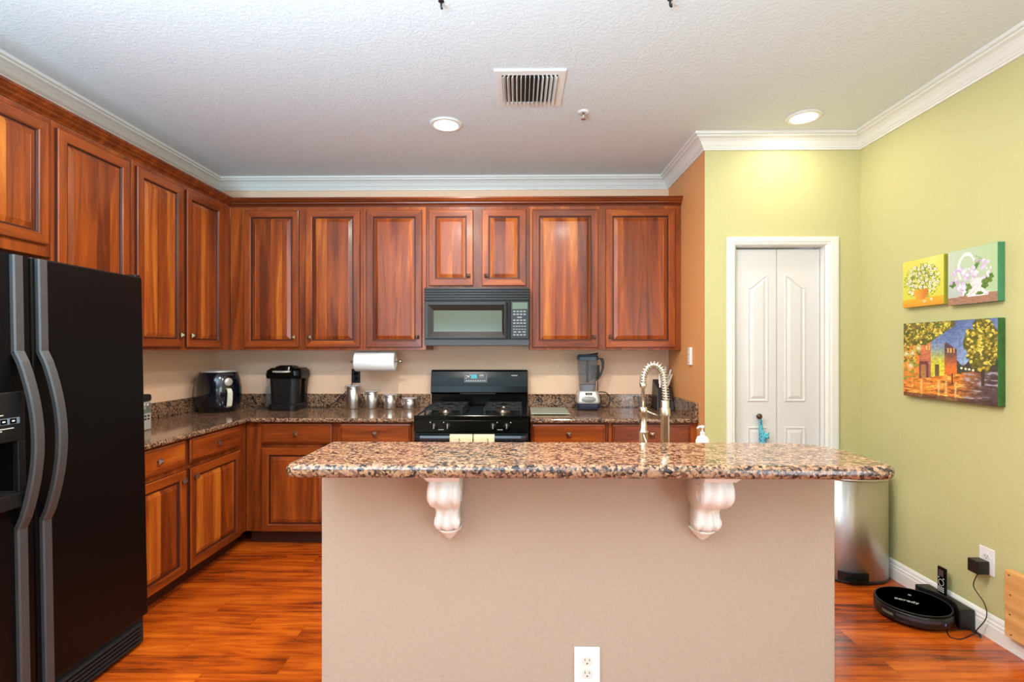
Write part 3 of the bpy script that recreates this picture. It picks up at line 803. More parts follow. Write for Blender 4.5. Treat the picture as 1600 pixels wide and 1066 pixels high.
for sx in (-.205, .205):
    g = MB()
    for y in (.12, .345, .57):
        g.box(sx-.128, sx+.128, y-.006, y+.006, .936, .948)
    for x in (sx-.128, sx+.128): g.box(x-.005, x+.005, .12, .57, .936, .948)
    for y in (.232, .458):
        for k in range(4):
            a = PI/4+k*PI/2
            g.tube([(sx+.03*math.cos(a), y+.03*math.sin(a), .944), (sx+.115*math.cos(a), y+.1*math.sin(a), .946)], .0055, 6, smooth=False)
        g.box(sx-.128, sx-.035, y-.005, y+.005, .938, .950); g.box(sx+.035, sx+.128, y-.005, y+.005, .938, .950)
    for x in (sx-.125, sx+.125):
        for y in (.125, .565): g.box(x-.006, x+.006, y-.006, y+.006, .909, .938)
    g.build('grate', M['black_matte'], rg)
    for y in (.232, .458):
        MB().lathe([(.050, .9095), (.048, .916), (.034, .918), (.032, .930), (.026, .934), (.001, .935)], (sx, y, 0), 24).build('burner', M['pewter'], rg)
def towel(x0, x1, label, seed):
    random.seed(seed)
    n, mb = 14, MB(); rings = []
    prof = [(-.072, .46), (-.0725, .60), (-.0735, .70), (-.074, .775), (-.069, .796), (-.055, .8005), (-.0415, .796), (-.0365, .765)]
    for i in range(n+1):
        x = x0+(x1-x0)*i/n; wv = .0022*math.sin(i*1.3+seed)
        o_ = [(x, 3.40+y+(wv if z < .79 else 0), z) for y, z in prof]
        in_ = [(x, 3.40+y+.0035*(1 if i_ < 5 else 0)+(wv if z < .79 else 0), z-(.004 if i_ >= 4 else 0)) for i_, (y, z) in reversed(list(enumerate(prof)))]
        rings.append(o_+in_)
    o = MB().loft(rings, sm=True).build('hand_towel', M['towel'])
    # woven mark near the top
    tag(o, label, 'towel', 'towels on the oven handle')
    e = MB(); s_ = .4 if seed == 1 else .65
    xc = x0+(x1-x0)*s_
    e.tube([(xc, 3.40-.0745, .776), (xc+.006, 3.40-.0745, .764), (xc+.002, 3.40-.0745, .752)], .0022, 6)
    e.build('embroidery', plain('brown_thread', (120, 84, 40), .9), o)
towel(-.452, -.303, 'cream hand towel on the oven handle, the left one', 1)
towel(-.296, -.160, 'cream hand towel on the oven handle, the right one', 2)

# ------------------------------------------------------------------ microwave
mw = thing('microwave', 'black over-the-range microwave under the short cabinets', 'microwave', (-.699, 3.77, 1.383))
ww = .775
MB().box(0, ww, .02, .395, 0, .427).build('body', M['black_satin'], mw)
mb = MB()
mb.box(0, ww, .006, .02, .330, .427)
for i in range(5): mb.box(0, ww, -.012, .012, .337+i*.019, .346+i*.019)
mb.build('vent_grille', M['mw_black'], mw, bevel=.0015)
MB().box(0, ww, .0, .02, 0, .046).build('base_strip', plain('slate_plastic', (66, 66, 68), .45), mw, bevel=.002)
mb = MB()
X0, X1, Z0, Z1 = .004, .632, .050, .326
def rr(i0, i1, y): return [(X0+i0[0], y, Z0+i0[1]), (X1-i1[0], y, Z0+i0[1]), (X1-i1[0], y, Z1-i1[1]), (X0+i0[0], y, Z1-i1[1])]
rings = [rr((0, 0), (0, 0), .02), rr((0, 0), (0, 0), -.014), rr((.004, .004), (.004, .004), -.018), rr((.024, .010), (.040, .026), -.018), rr((.064, .052), (.058, .066), -.002), rr((.066, .054), (.060, .068), -.001)]
MB().loft(rings, cap1=False).build('door', M['mw_black'], mw)
dd = mw.children[-1]
p = rr((.064, .052), (.058, .066), 0)
MB().box(X0+.062, X1-.056, -.0015, .002, Z0+.05, Z1-.064).build('window', M['mw_glass'], dd)
MB().box(.600, .622, -.034, -.016, .058, .318).build('handle', M['black_gloss'], dd, bevel=.006, seg=3)
cpn = MB().box(.638, ww-.004, -.014, .02, .050, .326).build('control_panel', M['mw_black'], mw, bevel=.002)
MB().box(.650, ww-.014, -.0155, -.0135, .268, .316).build('display', M['lcd'], cpn)
MB().box(.648, ww-.013, -.0150, -.0135, .056, .262).build('keypad', M['black_satin'], cpn)
for r_ in range(9):
    n = (4, 4, 1, 4, 4, 5, 5, 3, 4)[r_]
    z = .246-r_*.0215; span = .100
    mb = MB()
    for c_ in range(n):
        wd = span/n; x = .652+c_*wd
        if n == 1: mb.box(.685, .72, -.0158, -.0148, z, z+.008)
        else: mb.box(x+wd*.15, x+wd*.85, -.0158, -.0148, z, z+(.009 if n != 5 else .006))
    mb.build('key_row', M['key'], cpn)

# ------------------------------------------------------------------ things on the counters
CZT = CT+.0005
t = thing('air_fryer', 'dark glossy air fryer with round dial and cream handle in the corner', 'air fryer', (-2.283, 3.86, CZT), math.radians(54))
MB().lathe([(.118, 0), (.128, .006), (.150, .06), (.160, .12), (.158, .18), (.146, .25), (.132, .292), (.120, .306), (.100, .312), (.001, .313)], n=48).build('body', M['navy'], t)
MB().lathe([(.128, .298), (.118, .308), (.104, .314)], n=48).build('top_rim', M['silver'], t)
mb = MB(); mb.lathe([(.030, -.150), (.030, -.162), (.026, -.166), (.001, -.167)], (0, 0, .228), 28, 'y'); mb.box(-.004, .004, -.172, -.160, .206, .25); mb.build('dial', M['silver'], t)
MB().box(-.045, .045, -.142, -.122, .272, .290).build('vent_slot', M['slot'], t, bevel=.004)
mb = MB(); rings = []
for z, y, h in ((.038, -.158, .016), (.05, -.176, .018), (.10, -.188, .018), (.15, -.190, .017), (.175, -.178, .016), (.182, -.155, .015)):
    rings.append([(-h, y, z), (h, y, z), (h, y+.014, z), (-h, y+.014, z)])
hd = mb.loft(rings).build('basket_handle', M['cream_handle'], t, bevel=.003)
mb = MB(); mb.tube([(-2.13, 3.93, CT+.05), (-2.10, 3.96, CT+.035), (-2.07, 3.99, CT+.006), (-2.0, 4.03, CT+.006), (-1.97, 4.06, CT+.006), (-2.05, 4.10, CT+.006), (-2.12, 4.09, CT+.03), (-2.12, 4.05, CT+.09), (-2.11, 3.99, CT+.11)], .0035, 8)
adopt(mb.build('power_cord', M['black_satin']), t)

t = thing('coffee_maker', 'black single-cup coffee maker with silver lid handle', 'coffee maker', (-1.812, 3.99, CZT))
def rbox(hw, y0, y1, z, k=8, r=.05):
    pts = []
    for cx, cy, a0 in ((hw-r, y1-r, 0), (-hw+r, y1-r, 90), (-hw+r, y0+r, 180), (hw-r, y0+r, 270)):
        for i in range(k+1):
            a = math.radians(a0+90*i/k); pts.append((cx+r*math.cos(a), cy+r*math.sin(a), z))
    return pts
MB().loft([rbox(.108, -.12, .13, 0), rbox(.110, -.12, .13, .006), rbox(.112, -.12, .13, .045), rbox(.106, -.115, .13, .050)], sm=False).build('drip_base', M['black_satin'], t)
MB().loft([rbox(.112, .0, .13, .05), rbox(.118, .0, .13, .15), rbox(.128, .0, .13, .26)], sm=False).build('column', M['black_gloss'], t)
MB().loft([rbox(.108, -.09, .02, .05, r=.06), rbox(.118, -.095, .02, .245, r=.06)]).build('cup_bay', M['black_satin'], t)
MB().loft([rbox(.134, -.105, .13, .245), rbox(.138, -.115, .13, .27), rbox(.132, -.11, .13, .305), rbox(.112, -.085, .12, .325), rbox(.07, -.05, .09, .330)]).build('brew_head', M['black_gloss'], t)
MB().loft([rbox(.070, -.118, .08, .300, r=.045), rbox(.066, -.10, .07, .335, r=.045), rbox(.048, -.07, .05, .345, r=.04)]).build('lid', M['black_gloss'], t)
mb = MB(); mb.tube([(-.066, -.07, .300), (-.062, -.112, .299), (-.03, -.130, .298), (.03, -.130, .298), (.062, -.112, .299), (.066, -.07, .300)], .008, 8); mb.build('lid_handle', M['silver'], t)
mb = MB()
mb.loft([[(x*1.02-.002, y, z) for x, y, z in rbox(.018, -.06, .10, .05, r=.012)], rbox(.020, -.06, .10, .255, r=.012)])
mb.build('water_tank', M['smoke_glass'], t, loc=(-.128, 0, 0))
mb = MB(); mb.box(-.03, .05, -.133, -.131, .286, .292); mb.build('badge', M['mark'], t, loc=(0, .018, .004))
mb = MB(); mb.tube([(-1.345, 4.158, 1.112), (-1.352, 4.135, 1.08), (-1.40, 4.12, 1.01), (-1.46, 4.11, .95), (-1.53, 4.10, CT+.012), (-1.60, 4.09, CT+.006), (-1.67, 4.08, CT+.006)], .004, 8)
mb.box(-1.358, -1.334, 4.130, 4.163, 1.10, 1.125)
adopt(mb.build('power_cord', M['black_satin']), t)

def canister(x, r, h, label):
    t = thing('canister', label, 'canister', (x, 4.05, CZT), 0, 'steel canisters')
    MB().lathe([(r-.002, 0), (r, .003), (r, h), (r-.003, h+.002), (r-.003, h+.003)], n=36).build('body', M['steel'], t)
    MB().lathe([(r+.001, h+.0035), (r+.006, h+.006), (r+.006, h+.011), (r-.002, h+.014), (.001, h+.015)], n=36).build('lid', M['glass'], t)
    mb = MB(); mb.tube([(-r-.002, 0, h-.045), (-r-.012, 0, h-.02), (-r-.007, 0, h+.006), (-r-.002, 0, h+.012)], .003, 8); mb.box(-r-.004, -r+.002, -.009, .009, h-.05, h-.03)
    mb.tube([(-r, -.012, h-.012), (-r-.010, -.012, h-.016), (-r-.010, .012, h-.016), (-r, .012, h-.012)], .0018, 6)
    mb.build('clamp', M['nickel'], t)
    mb = MB(); mb.box(-.013, .013, -r-.0012, -r+.003, h-.016, h-.011); mb.build('level_window', M['slot'], t)
canister(-1.318, .052, .172, 'tallest steel canister, below the black outlet')
canister(-1.170, .052, .130, 'second tallest steel canister, next to the tallest')
canister(-1.024, .052, .104, 'medium steel canister, third from the left')
canister(-.868, .052, .074, 'smallest steel canister, right beside the stove')

# paper towels
t = thing('paper_towel_holder', 'brushed metal paper towel bar mounted under the wall cabinet', 'paper towel holder', (-1.105, 3.935, 1.35))
mb = MB(); mb.cyl((-.182, 0, -.088), .004, .366, 12, 'x')
mb.tube([(-.182, 0, -.088), (-.184, 0, -.05), (-.172, 0, -.004)], .004, 8); mb.box(-.175, .02, -.012, .012, -.003, 0)
mb.build('bar', M['pewter'], t)
mb = MB(); mb.ball((-.190, 0, -.088), .011); mb.build('finial', M['pewter'], t)
mb = MB(); mb.ball((.190, 0, -.088), .015); mb.build('finial', M['nickel'], t)
mb = MB(); mb.lathe([(.020, 0), (.074, 0), (.0765, .006), (.0765, .300), (.074, .306), (.020, .306), (.019, .304), (.019, .002)], (-1.105-.153, 3.935, 1.262), 48, 'x')
# leave the core open
mb.f = [f for f in mb.f if len(f) < 40]; mb.smooth = [True]*len(mb.f)
o = mb.build('paper_towel_roll', M['paper']); tag(o, 'white paper towel roll hanging under the cabinet left of the stove', 'paper towel roll')

# blender
t = thing('blender', 'tall blender with clear jar and silver base right of the stove', 'blender', (.535, 4.02, CZT))
def rb2(hw, hd, z, r=.03, k=6, cx=0, cy=0):
    pts = []
    for sx, sy, a0 in ((1, 1, 0), (-1, 1, 90), (-1, -1, 180), (1, -1, 270)):
        for i in range(k+1):
            a = math.radians(a0+90*i/k); pts.append((cx+sx*(hw-r)+r*math.cos(a), cy+sy*(hd-r)+r*math.sin(a), z))
    return pts
MB().loft([rb2(.070, .075, 0), rb2(.084, .088, .008), rb2(.088, .092, .03), rb2(.088, .092, .055)]).build('base', plain('dark_blue_grey_plastic', (38, 44, 58), .35), t)
MB().loft([rb2(.088, .092, .0555), rb2(.090, .094, .07), rb2(.086, .088, .11), rb2(.078, .078, .142), rb2(.072, .070, .146)]).build('motor_cover', M['silver'], t)
mb = MB(); mb.lathe([(.055, -.0925), (.052, -.097), (.001, -.098)], (0, 0, .085), 28, 'y', sx=.42, sy=1.0); mb.build('button_oval', plain('grey_keypad', (150, 150, 150), .4), t)
mb = MB(); mb.box(-.026, .026, -.086, -.078, .118, .136); bd = mb.build('badge', M['slot'], t, rot=(math.radians(-0), 0, 0))
text_mesh('badge_text', 'NINJA', .012, M['mark'], t, (0, -.0868, .127), (PI/2, 0, 0))
mb = MB(); mb.loft([rb2(.056, .056, .1465, .04), rb2(.062, .060, .170, .04), rb2(.064, .062, .196, .04)]); mb.build('jar_collar', plain('grey_clear_collar', (120, 124, 134), .3), t)
mb = MB(); a = [rb2(.066, .062, .197, .035), rb2(.070, .066, .25, .035), rb2(.078, .072, .385, .035)]; bb = [rb2(.074, .068, .385, .032), rb2(.066, .062, .25, .032), rb2(.062, .058, .203, .032)]
mb.loft(a+bb); mb.build('jar', M['smoke_glass'], t)
MB().loft([rb2(.080, .074, .386, .03), rb2(.080, .074, .412, .03), rb2(.074, .068, .420, .03)]).build('lid', plain('blue_grey_lid', (58, 72, 86), .3), t)
mb = MB(); mb.tube([(-.02, -.02, .421), (.06, -.02, .432), (.078, 0, .436)], .008); mb.box(-.07, .075, -.03, .03, .418, .430); mb.build('lid_latch', M['black_satin'], t, bevel=.003)
mb = MB(); mb.cyl((0, 0, .21), .009, .19, 12); 
for z, s_ in ((.225, 1), (.275, -1), (.325, 1)): mb.add([(s_*.008, -.006, z), (s_*.05, -.002, z+.012), (s_*.05, .004, z+.014), (s_*.008, .008, z+.004), (-s_*.008, .006, z), (-s_*.04, .002, z-.008), (-s_*.04, -.004, z-.010), (-s_*.008, -.008, z-.002)], [(0, 1, 2, 3), (4, 5, 6, 7)])
mb.lathe([(.014, .28), (.014, .33)], n=14); mb.build('blade_shaft', M['black_satin'], t)
mb = MB(); rings = []
for x, z, h in ((.078, .400, .012), (.110, .395, .013), (.122, .370, .013), (.120, .32, .012), (.100, .262, .012), (.070, .225, .012)):
    rings.append([(x-h*.8, -.011, z-h*.3), (x+h*.8, -.011, z+h*.3), (x+h*.8, .011, z+h*.3), (x-h*.8, .011, z-h*.3)])
mb.loft(rings).build('jar_handle', M['black_satin'], t, bevel=.003)
mb = MB(); mb.tube([(.618, 4.03, CT+.135), (.68, 4.05, CT+.13), (.715, 4.07, CT+.10), (.72, 4.07, CT+.05), (.69, 4.05, CT+.018), (.64, 4.09, CT+.018), (.627, 4.115, CT+.06), (.632, 4.12, CT+.16), (.634, 4.145, CT+.26)], .0035, 8)
mb.box(.622, .646, 4.14, 4.163, CT+.252, CT+.275)
adopt(mb.build('power_cord', M['black_satin']), t)

o = MB().box(.086, .365, 3.66, 4.06, CT+.006, CT+.012).build('cutting_board', M['board_glass'], bevel=.002)
tag(o, 'thin pale green glass cutting board lying beside the stove', 'cutting board')
for x in (.10, .35):
    for y in (3.68, 4.04): MB().cyl((x, y, CT+.0008), .006, .0050, 10).build('foot', M['mark'], o)

# knife block
kb = thing('knife_block', 'black knife block in the corner behind the faucet', 'knife block', (1.125, 4.02, CZT))
mb = MB(); mb.loft([[(-.070, -.10, 0), (.062, -.10, 0), (.062, .09, 0), (-.070, .09, 0)], [(-.052, -.03, .17), (.056, -.03, .17), (.056, .11, .23), (-.052, .11, .23)]])
mb.build('block', M['black_satin'], kb, bevel=.004)
random.seed(11)
for i, (x, y, h, lean) in enumerate(((-.030, -.01, .105, .02), (-.006, 0, .125, .02), (.022, -.012, .105, .05), (-.018, .05, .14, .02), (.014, .05, .145, .03), (.040, .045, .115, .04))):
    z0 = .165+(.06*(y+.03)/.14)
    k = MB(); r_ = []
    for tt, hw in ((0, .007), (.3, .009), (.7, .0075), (.93, .010), (1, .007)):
        cx, cy, cz = x+lean*tt, y+.035*tt-.02, z0+h*tt
        r_.append([(cx-hw, cy-.008, cz), (cx+hw, cy-.008, cz), (cx+hw, cy+.008, cz), (cx-hw, cy+.008, cz)])
    k = k.loft(r_).build('kitchen_knife', M['steel'], bevel=.002)
    k.location = (1.125, 4.02, CZT)
    tag(k, ('short steel-handled knife at the front left of the knife block', 'steel-handled knife at the front middle of the knife block', 'steel-handled knife at the front right of the knife block',
            'tall steel-handled knife at the back left of the knife block', 'tallest steel-handled knife at the back middle of the block', 'steel-handled knife at the back right of the knife block')[i], 'knife', 'knives in the block')
gl = MB().lathe([(.026, 0), (.030, .003), (.034, .085), (.032, .085), (.028, .008), (.001, .006)], n=28)
gl = gl.build('drinking_glass', M['smoke_glass'], loc=(.972, 4.05, CZT)); tag(gl, 'small clear glass seen behind the faucet spout', 'glass')

# control on the side wall
t = thing('wall_switch', 'small white wall control with dark dots on the orange side wall', 'switch', (XS-.0005, 3.622, 1.308), -PI/2)
MB().box(-.024, .024, -.018, 0, -.062, .062).build('body', M['white_plastic'], t, bevel=.003)
mb = MB()
for z in (.05, .012, -.018, -.045): mb.lathe([(.0035, -.019), (.0035, -.0175)], (0, 0, z), 10, 'y')
mb.build('button', M['slot'], t)

# ------------------------------------------------------------------ island work side, faucet, soap
ic = thing('island_cabinet', 'cherry sink cabinet behind the island half wall', 'cabinet', (-.60, 2.30, 0), PI)
MB().box(-1.55, 0, .0, .598, .10, .854).build('body', M['wood'], ic)
MB().box(-1.55, 0, .07, .598, 0, .0995).build('toe_kick', M['toe'], ic)
for i in range(3):
    door(ic, -1.53+i*.51, -1.53+i*.51+.49, .12, .68, (-1.53+i*.51+.44, .62)); drawer(ic, -1.53+i*.51, -1.53+i*.51+.49, .70, .84)
o = slab([(-.61, 1.7015), (.965, 1.7015), (.965, 2.33), (-.61, 2.33)], .8555, CT, 'sink_countertop')
tag(o, 'lower granite counter on the work side of the island', 'countertop')
fx, fy = .525, 1.85
t = thing('faucet', 'brushed nickel spring faucet rising behind the bar top', 'faucet', (fx, fy, CT+.0005))
Z = lambda z: z-CT
mb = MB(); mb.lathe([(.028, 0), (.027, .006), (.017, .012), (.0155, .02), (.0155, Z(1.115)), (.0175, Z(1.117)), (.0185, Z(1.120)), (.0185, Z(1.143)), (.0165, Z(1.146)), (.0145, Z(1.148)), (.0145, Z(1.172)), (.012, Z(1.174))], n=28)
mb.build('post', M['nickel'], t)
path = []
# spring path: up, over, down to the left
cx = -.040
for i in range(41):
    u = i/40
    if u < .40:
        s_ = u/.40; path.append(Vector((.004-.006*s_, 0, Z(1.172)+s_*.072)))
    elif u < .88:
        a = (u-.40)/.48*PI; path.append(Vector((cx+.038*math.cos(a), .0, Z(1.244)+.058*math.sin(a))))
    else:
        s_ = (u-.88)/.12; path.append(Vector((cx-.038, 0, Z(1.244)-s_*.012)))
mb = MB(); mb.tube(path, .006, 10, smooth=False); mb.build('hose', M['nickel'], t)
fine, _ = catmull(path, k=10)
pts = []; acc = 0; N = len(fine); per = .0095
prev = fine[0]; L_ = 0
cum = [0]
for i in range(1, N): cum.append(cum[-1]+(fine[i]-fine[i-1]).length)
tot = cum[-1]; steps = int(tot/per*14); j = 0
for i in range(steps+1):
    d = tot*i/steps
    while j < N-2 and cum[j+1] < d: j += 1
    f = (d-cum[j])/max(1e-6, cum[j+1]-cum[j]); p = fine[j].lerp(fine[j+1], f)
    tg = (fine[min(j+2, N-1)]-fine[max(j-1, 0)]).normalized(); bn = Vector((0, 1, 0)); nn = tg.cross(bn).normalized()
    a = 2*PI*d/per
    pts.append(p+nn*.0115*math.cos(a)+bn*.0115*math.sin(a))
mb = MB(); mb.tube(pts, .0024, 6, smooth=False); mb.build('spring', M['nickel'], t)
hx = cx-.038
mb = MB(); mb.lathe([(.009, Z(1.236)), (.013, Z(1.234)), (.012, Z(1.222)), (.0065, Z(1.216)), (.0062, Z(1.150))], (hx, 0, 0), 20); mb.build('down_tube', M['nickel'], t)
mb = MB(); mb.lathe([(.0115, Z(1.149)), (.014, Z(1.146)), (.014, Z(1.128)), (.0125, Z(1.126)), (.0125, Z(1.066)), (.0185, Z(1.062)), (.0185, Z(1.058)), (.0155, Z(1.056)), (.0155, Z(1.000)), (.013, Z(.998)), (.001, Z(.998))], (hx, 0, 0), 24); mb.build('spray_head', M['nickel'], t)
mb = MB(); mb.tube([(hx+.008, -.003, Z(1.136)), (-.014, 0, Z(1.113))], .0032, 8, smooth=False); mb.build('docking_arm', M['nickel'], t)
mb = MB(); mb.tube([(hx-.002, -.014, Z(1.052)), (hx+.006, -.026, Z(1.022)), (hx+.010, -.028, Z(1.008))], .0035, 8); mb.build('spray_lever', M['nickel'], t)
mb = MB(); mb.tube([(.014, 0, Z(.94)), (.04, 0, Z(.945)), (.085, -.0, Z(.97))], .006, 8); mb.build('lever_handle', M['nickel'], t)

t = thing('soap_bottle', 'white pump soap bottle peeking over the bar top', 'soap bottle', (.677, 1.90, CT+.0005))
MB().lathe([(.020, 0), (.0235, .004), (.0235, .135), (.018, .148), (.008, .153), (.008, .158)], n=28).build('bottle', M['bottle'], t)
mb = MB(); mb.lathe([(.008, .1585), (.008, .166), (.004, .168), (.0032, .180), (.007, .182), (.007, .190), (.001, .191)], n=20); mb.tube([(0, 0, .186), (-.012, -.004, .187), (-.022, -.008, .182)], .0035, 8, smooth=False)
mb.build('pump', M['white_plastic'], t)

# ------------------------------------------------------------------ giraffe on the pantry knob
g = thing('giraffe_ornament', 'blue spotted cloth giraffe hanging from the pantry door knob', 'ornament', (1.590, YP+.018, .80))
mb = MB()
mb.tube([(.006, .002, -.060), (.006, 0, -.02), (-.004, -.004, .02), (-.010, -.006, .07), (-.012, -.005, .10)], .01, 10, radii=[.020, .023, .015, .010, .009])
mb.build('body', M['giraffe'], g)
mb = MB(); mb.ball((.022, -.014, -.008), .018, 14); mb.tube([(.022, -.02, -.010), (.026, -.038, -.018)], .010, 10, radii=[.012, .008]); 
mb.build('head', M['giraffe'], g)
for s_ in (-1, 1):
    mb = MB(); mb.tube([(.022+s_*.012, -.012, .002), (.022+s_*.024, -.012, .010)], .005, 8, radii=[.006, .002]); mb.build('ear', M['giraffe'], g)
    mb = MB(); mb.tube([(.004+s_*.010, -.002, -.055), (.006+s_*.016, -.004, -.085), (.008+s_*.016, -.008, -.108)], .008, 8, radii=[.010, .009, .008]); mb.build('leg', M['giraffe'], g)
mb = MB(); mb.tube([(-.012, -.005, .098), (-.020, .0, .118), (-.017, .003, .134), (-.006, .0, .118)], .0018, 6); mb.build('loop', M['brown_knob'], g)

# ------------------------------------------------------------------ trash can, robot vacuum, right side
t = thing('trash_can', 'brushed stainless step trash can in the corner behind the island', 'trash can', (2.0, 3.125, 0))
def se(a, b_, ex, z, n=56):
    out = []
    for j in range(n):
        th = 2*PI*j/n; c_, s_ = math.cos(th), math.sin(th)
        out.append((a*math.copysign(abs(c_)**(2/ex), c_), b_*math.copysign(abs(s_)**(2/ex), s_), z))
    return out
MB().loft([se(.188, .155, 2.5, .0), se(.192, .159, 2.5, .004), se(.192, .159, 2.5, .018), se(.186, .153, 2.5, .020)], sm=True).build('base_ring', M['black_satin'], t)
MB().loft([se(.190, .157, 2.5, .0205), se(.190, .157, 2.5, .592)], sm=True).build('body', M['steel_can'], t)
MB().loft([se(.191, .158, 2.5, .5925), se(.191, .158, 2.5, .604), se(.186, .153, 2.5, .606)], sm=True).build('rim', M['steel'], t)
MB().loft([se(.188, .155, 2.5, .6065), se(.188, .155, 2.5, .628), se(.16, .13, 2.5, .645), se(.05, .04, 2.5, .652)], sm=True).build('lid', M['black_satin'], t)
mb = MB(); mb.loft([[(x*1.0, y*1.0, z) for (x, y, z) in [(-.150, -.128, z_), (-.10, -.165, z_), (0.0, -.172, z_), (0, -.145, z_), (-.10, -.135, z_), (-.14, -.10, z_)]] for z_ in (.022, .07)])
pd = mb.build('pedal_housing', M['black_satin'], t)
mb = MB(); mb.loft([[(-.135, -.175, z_), (-.07, -.195, z_), (-.02, -.195, z_), (-.02, -.165, z_), (-.12, -.145, z_)] for z_ in (.034, .042)]); mb.build('pedal', M['black_gloss'], t, bevel=.002)

vc = thing('robot_vacuum', 'round black robot vacuum on the floor in front of its dock', 'robot vacuum', (2.0, 2.63, 0))
R_ = .163
MB().lathe([(R_-.02, .012), (R_-.004, .016), (R_, .024), (R_, .066), (R_-.003, .070)], n=72).build('bumper', M['black_satin'], vc)
MB().lathe([(R_-.0035, .0705), (R_-.0025, .0775), (R_-.004, .0785), (R_-.0041, .0785)], n=72).build('top_disc', M['black_gloss'], vc)
MB().lathe([(R_-.009, .0786), (R_-.007, .0800), (R_-.005, .0786)], n=72).build('rim', M['handle_grey'], vc)
mb = MB()
for s_ in (-1, 1): mb.cyl((0, s_*.10, .03), .03, .001, 8)
for y in (-.11, .11): mb.lathe([(.028, -.01), (.028, .01)], (0, y, .0285), 20, 'y')
mb.build('wheel', M['black_matte'], vc)
text_mesh('logo', 'coredy', .036, M['mark'], vc, (-.03, .0, .0790), (0, 0, math.radians(-38)))
mb = MB(); mb.cyl((.03, .06, .0786), .008, .0006, 20); mb.build('power_button', M['key'], vc)
def on_rim(a0, a1, z0, z1, rr_=R_+.0008):
    mb = MB(); n = 10
    pts = [math.radians(a0+(a1-a0)*i/n) for i in range(n+1)]
    mb.add([(rr_*math.cos(a), rr_*math.sin(a), z0) for a in pts]+[(rr_*math.cos(a), rr_*math.sin(a), z1) for a in pts], [(i, i+1, n+2+i, n+1+i) for i in range(n)], True); return mb
on_rim(-175, -155, .036, .05).build('sensor_window', M['mw_glass'], vc)
on_rim(-150, -85, .044, .058).build('front_sensor_band', plain('dark_grey_band', (58, 58, 66), .25), vc)
on_rim(-78, -77, .036, .046).build('indicator_light', plain('blue_led', (120, 150, 230), .3, emit=((120, 150, 255), .8)), vc)

dk = thing('charging_dock', 'black charging dock against the baseboard beside the robot vacuum', 'charging dock', (0, 0, 0))
poly = []
for i in range(13):
    y = 2.50+.28*i/12; d = y-2.63; poly.append((2.0+math.sqrt(max(0, .172**2-d*d)) if abs(d) < .16 else 2.0+math.sqrt(.172**2-.16**2), y))
poly = [(max(2.125, x), y) for x, y in poly] + [(2.202, 2.78), (2.202, 2.50)]
mb = MB(); mb.prism(poly, .0, .098); mb.build('housing', M['black_satin'], dk, bevel=.006, seg=3)
dk.location = (0, 0, .0)
t = thing('remote_control', 'black remote control standing in the charging dock', 'remote control', (2.178, 2.665, .0985), -PI/2-.0)
MB().box(-.0245, .0245, -.006, .006, 0, .136).build('body', M['black_gloss'], t, bevel=.003)
MB().box(-.014, .014, -.0068, -.0058, .090, .122).build('display', plain('remote_lcd', (86, 72, 76), .3), t)
mb = MB(); mb.tube([(.016*math.cos(2*PI*i/20), -.0066, .058+.016*math.sin(2*PI*i/20)) for i in range(21)], .0012, 6, smooth=False)
for c_ in range(3):
    for r_ in range(3): mb.box(-.017+c_*.013, -.009+c_*.013, -.0068, -.0058, .010+r_*.010, .016+r_*.010)
mb.box(-.018, -.012, -.0068, -.0058, .078, .084); mb.box(.012, .018, -.0068, -.0058, .078, .084)
mb.build('button_marking', M['mark'], t)

ad = thing('power_adapter', 'black cube power adapter plugged into the green wall outlet', 'power adapter', (XR-.0075, 2.462, .332), -PI/2)
MB().box(-.030, .026, -.058, -.001, -.036, .026).build('cube', M['black_satin'], ad, bevel=.004, seg=3)
mb = MB(); mb.tube([(2.178, 2.452, .302), (2.168, 2.462, .27), (2.172, 2.475, .22), (2.19, 2.44, .16), (2.19, 2.43, .10), (2.17, 2.455, .03), (2.155, 2.462, .004), (2.12, 2.445, .003), (2.06, 2.42, .003), (2.03, 2.44, .003), (2.06, 2.49, .003), (2.10, 2.495, .006), (2.14, 2.490, .008)], .0022, 8)
o = mb.build('adapter_cord', M['black_satin']); tag(o, 'thin black cord from the wall adapter down across the floor', 'cord')
mb = MB(); r0 = [(2.165, 2.488, .008), (2.178, 2.49, .012), (2.165, 2.47, .010), (2.172, 2.44, .012), (2.160, 2.43, .008), (2.168, 2.46, .02), (2.160, 2.48, .016), (2.174, 2.46, .008), (2.164, 2.44, .02)]
mb.tube(r0, .0035, 8); o = mb.build('cord_bundle', M['black_satin']); tag(o, 'bundled black cord coiled on the floor by the baseboard', 'cord')

o = MB().box(2.168, 2.2035, 1.88, 2.318, .082, .376).build('pine_board', M['pine'], bevel=.003)
tag(o, 'light pine board with knots leaning at the right edge of the frame', 'board')
random.seed(5)
for y, z in ((2.296, .357), (2.29, .272), (2.292, .185), (2.286, .098)):
    MB().lathe([(.005, -.001), (.005, .0)], (2.168, y, z), 10, 'x', sy=.6).build('wood_knot', plain('knot_brown', (92, 52, 26), .7), o)

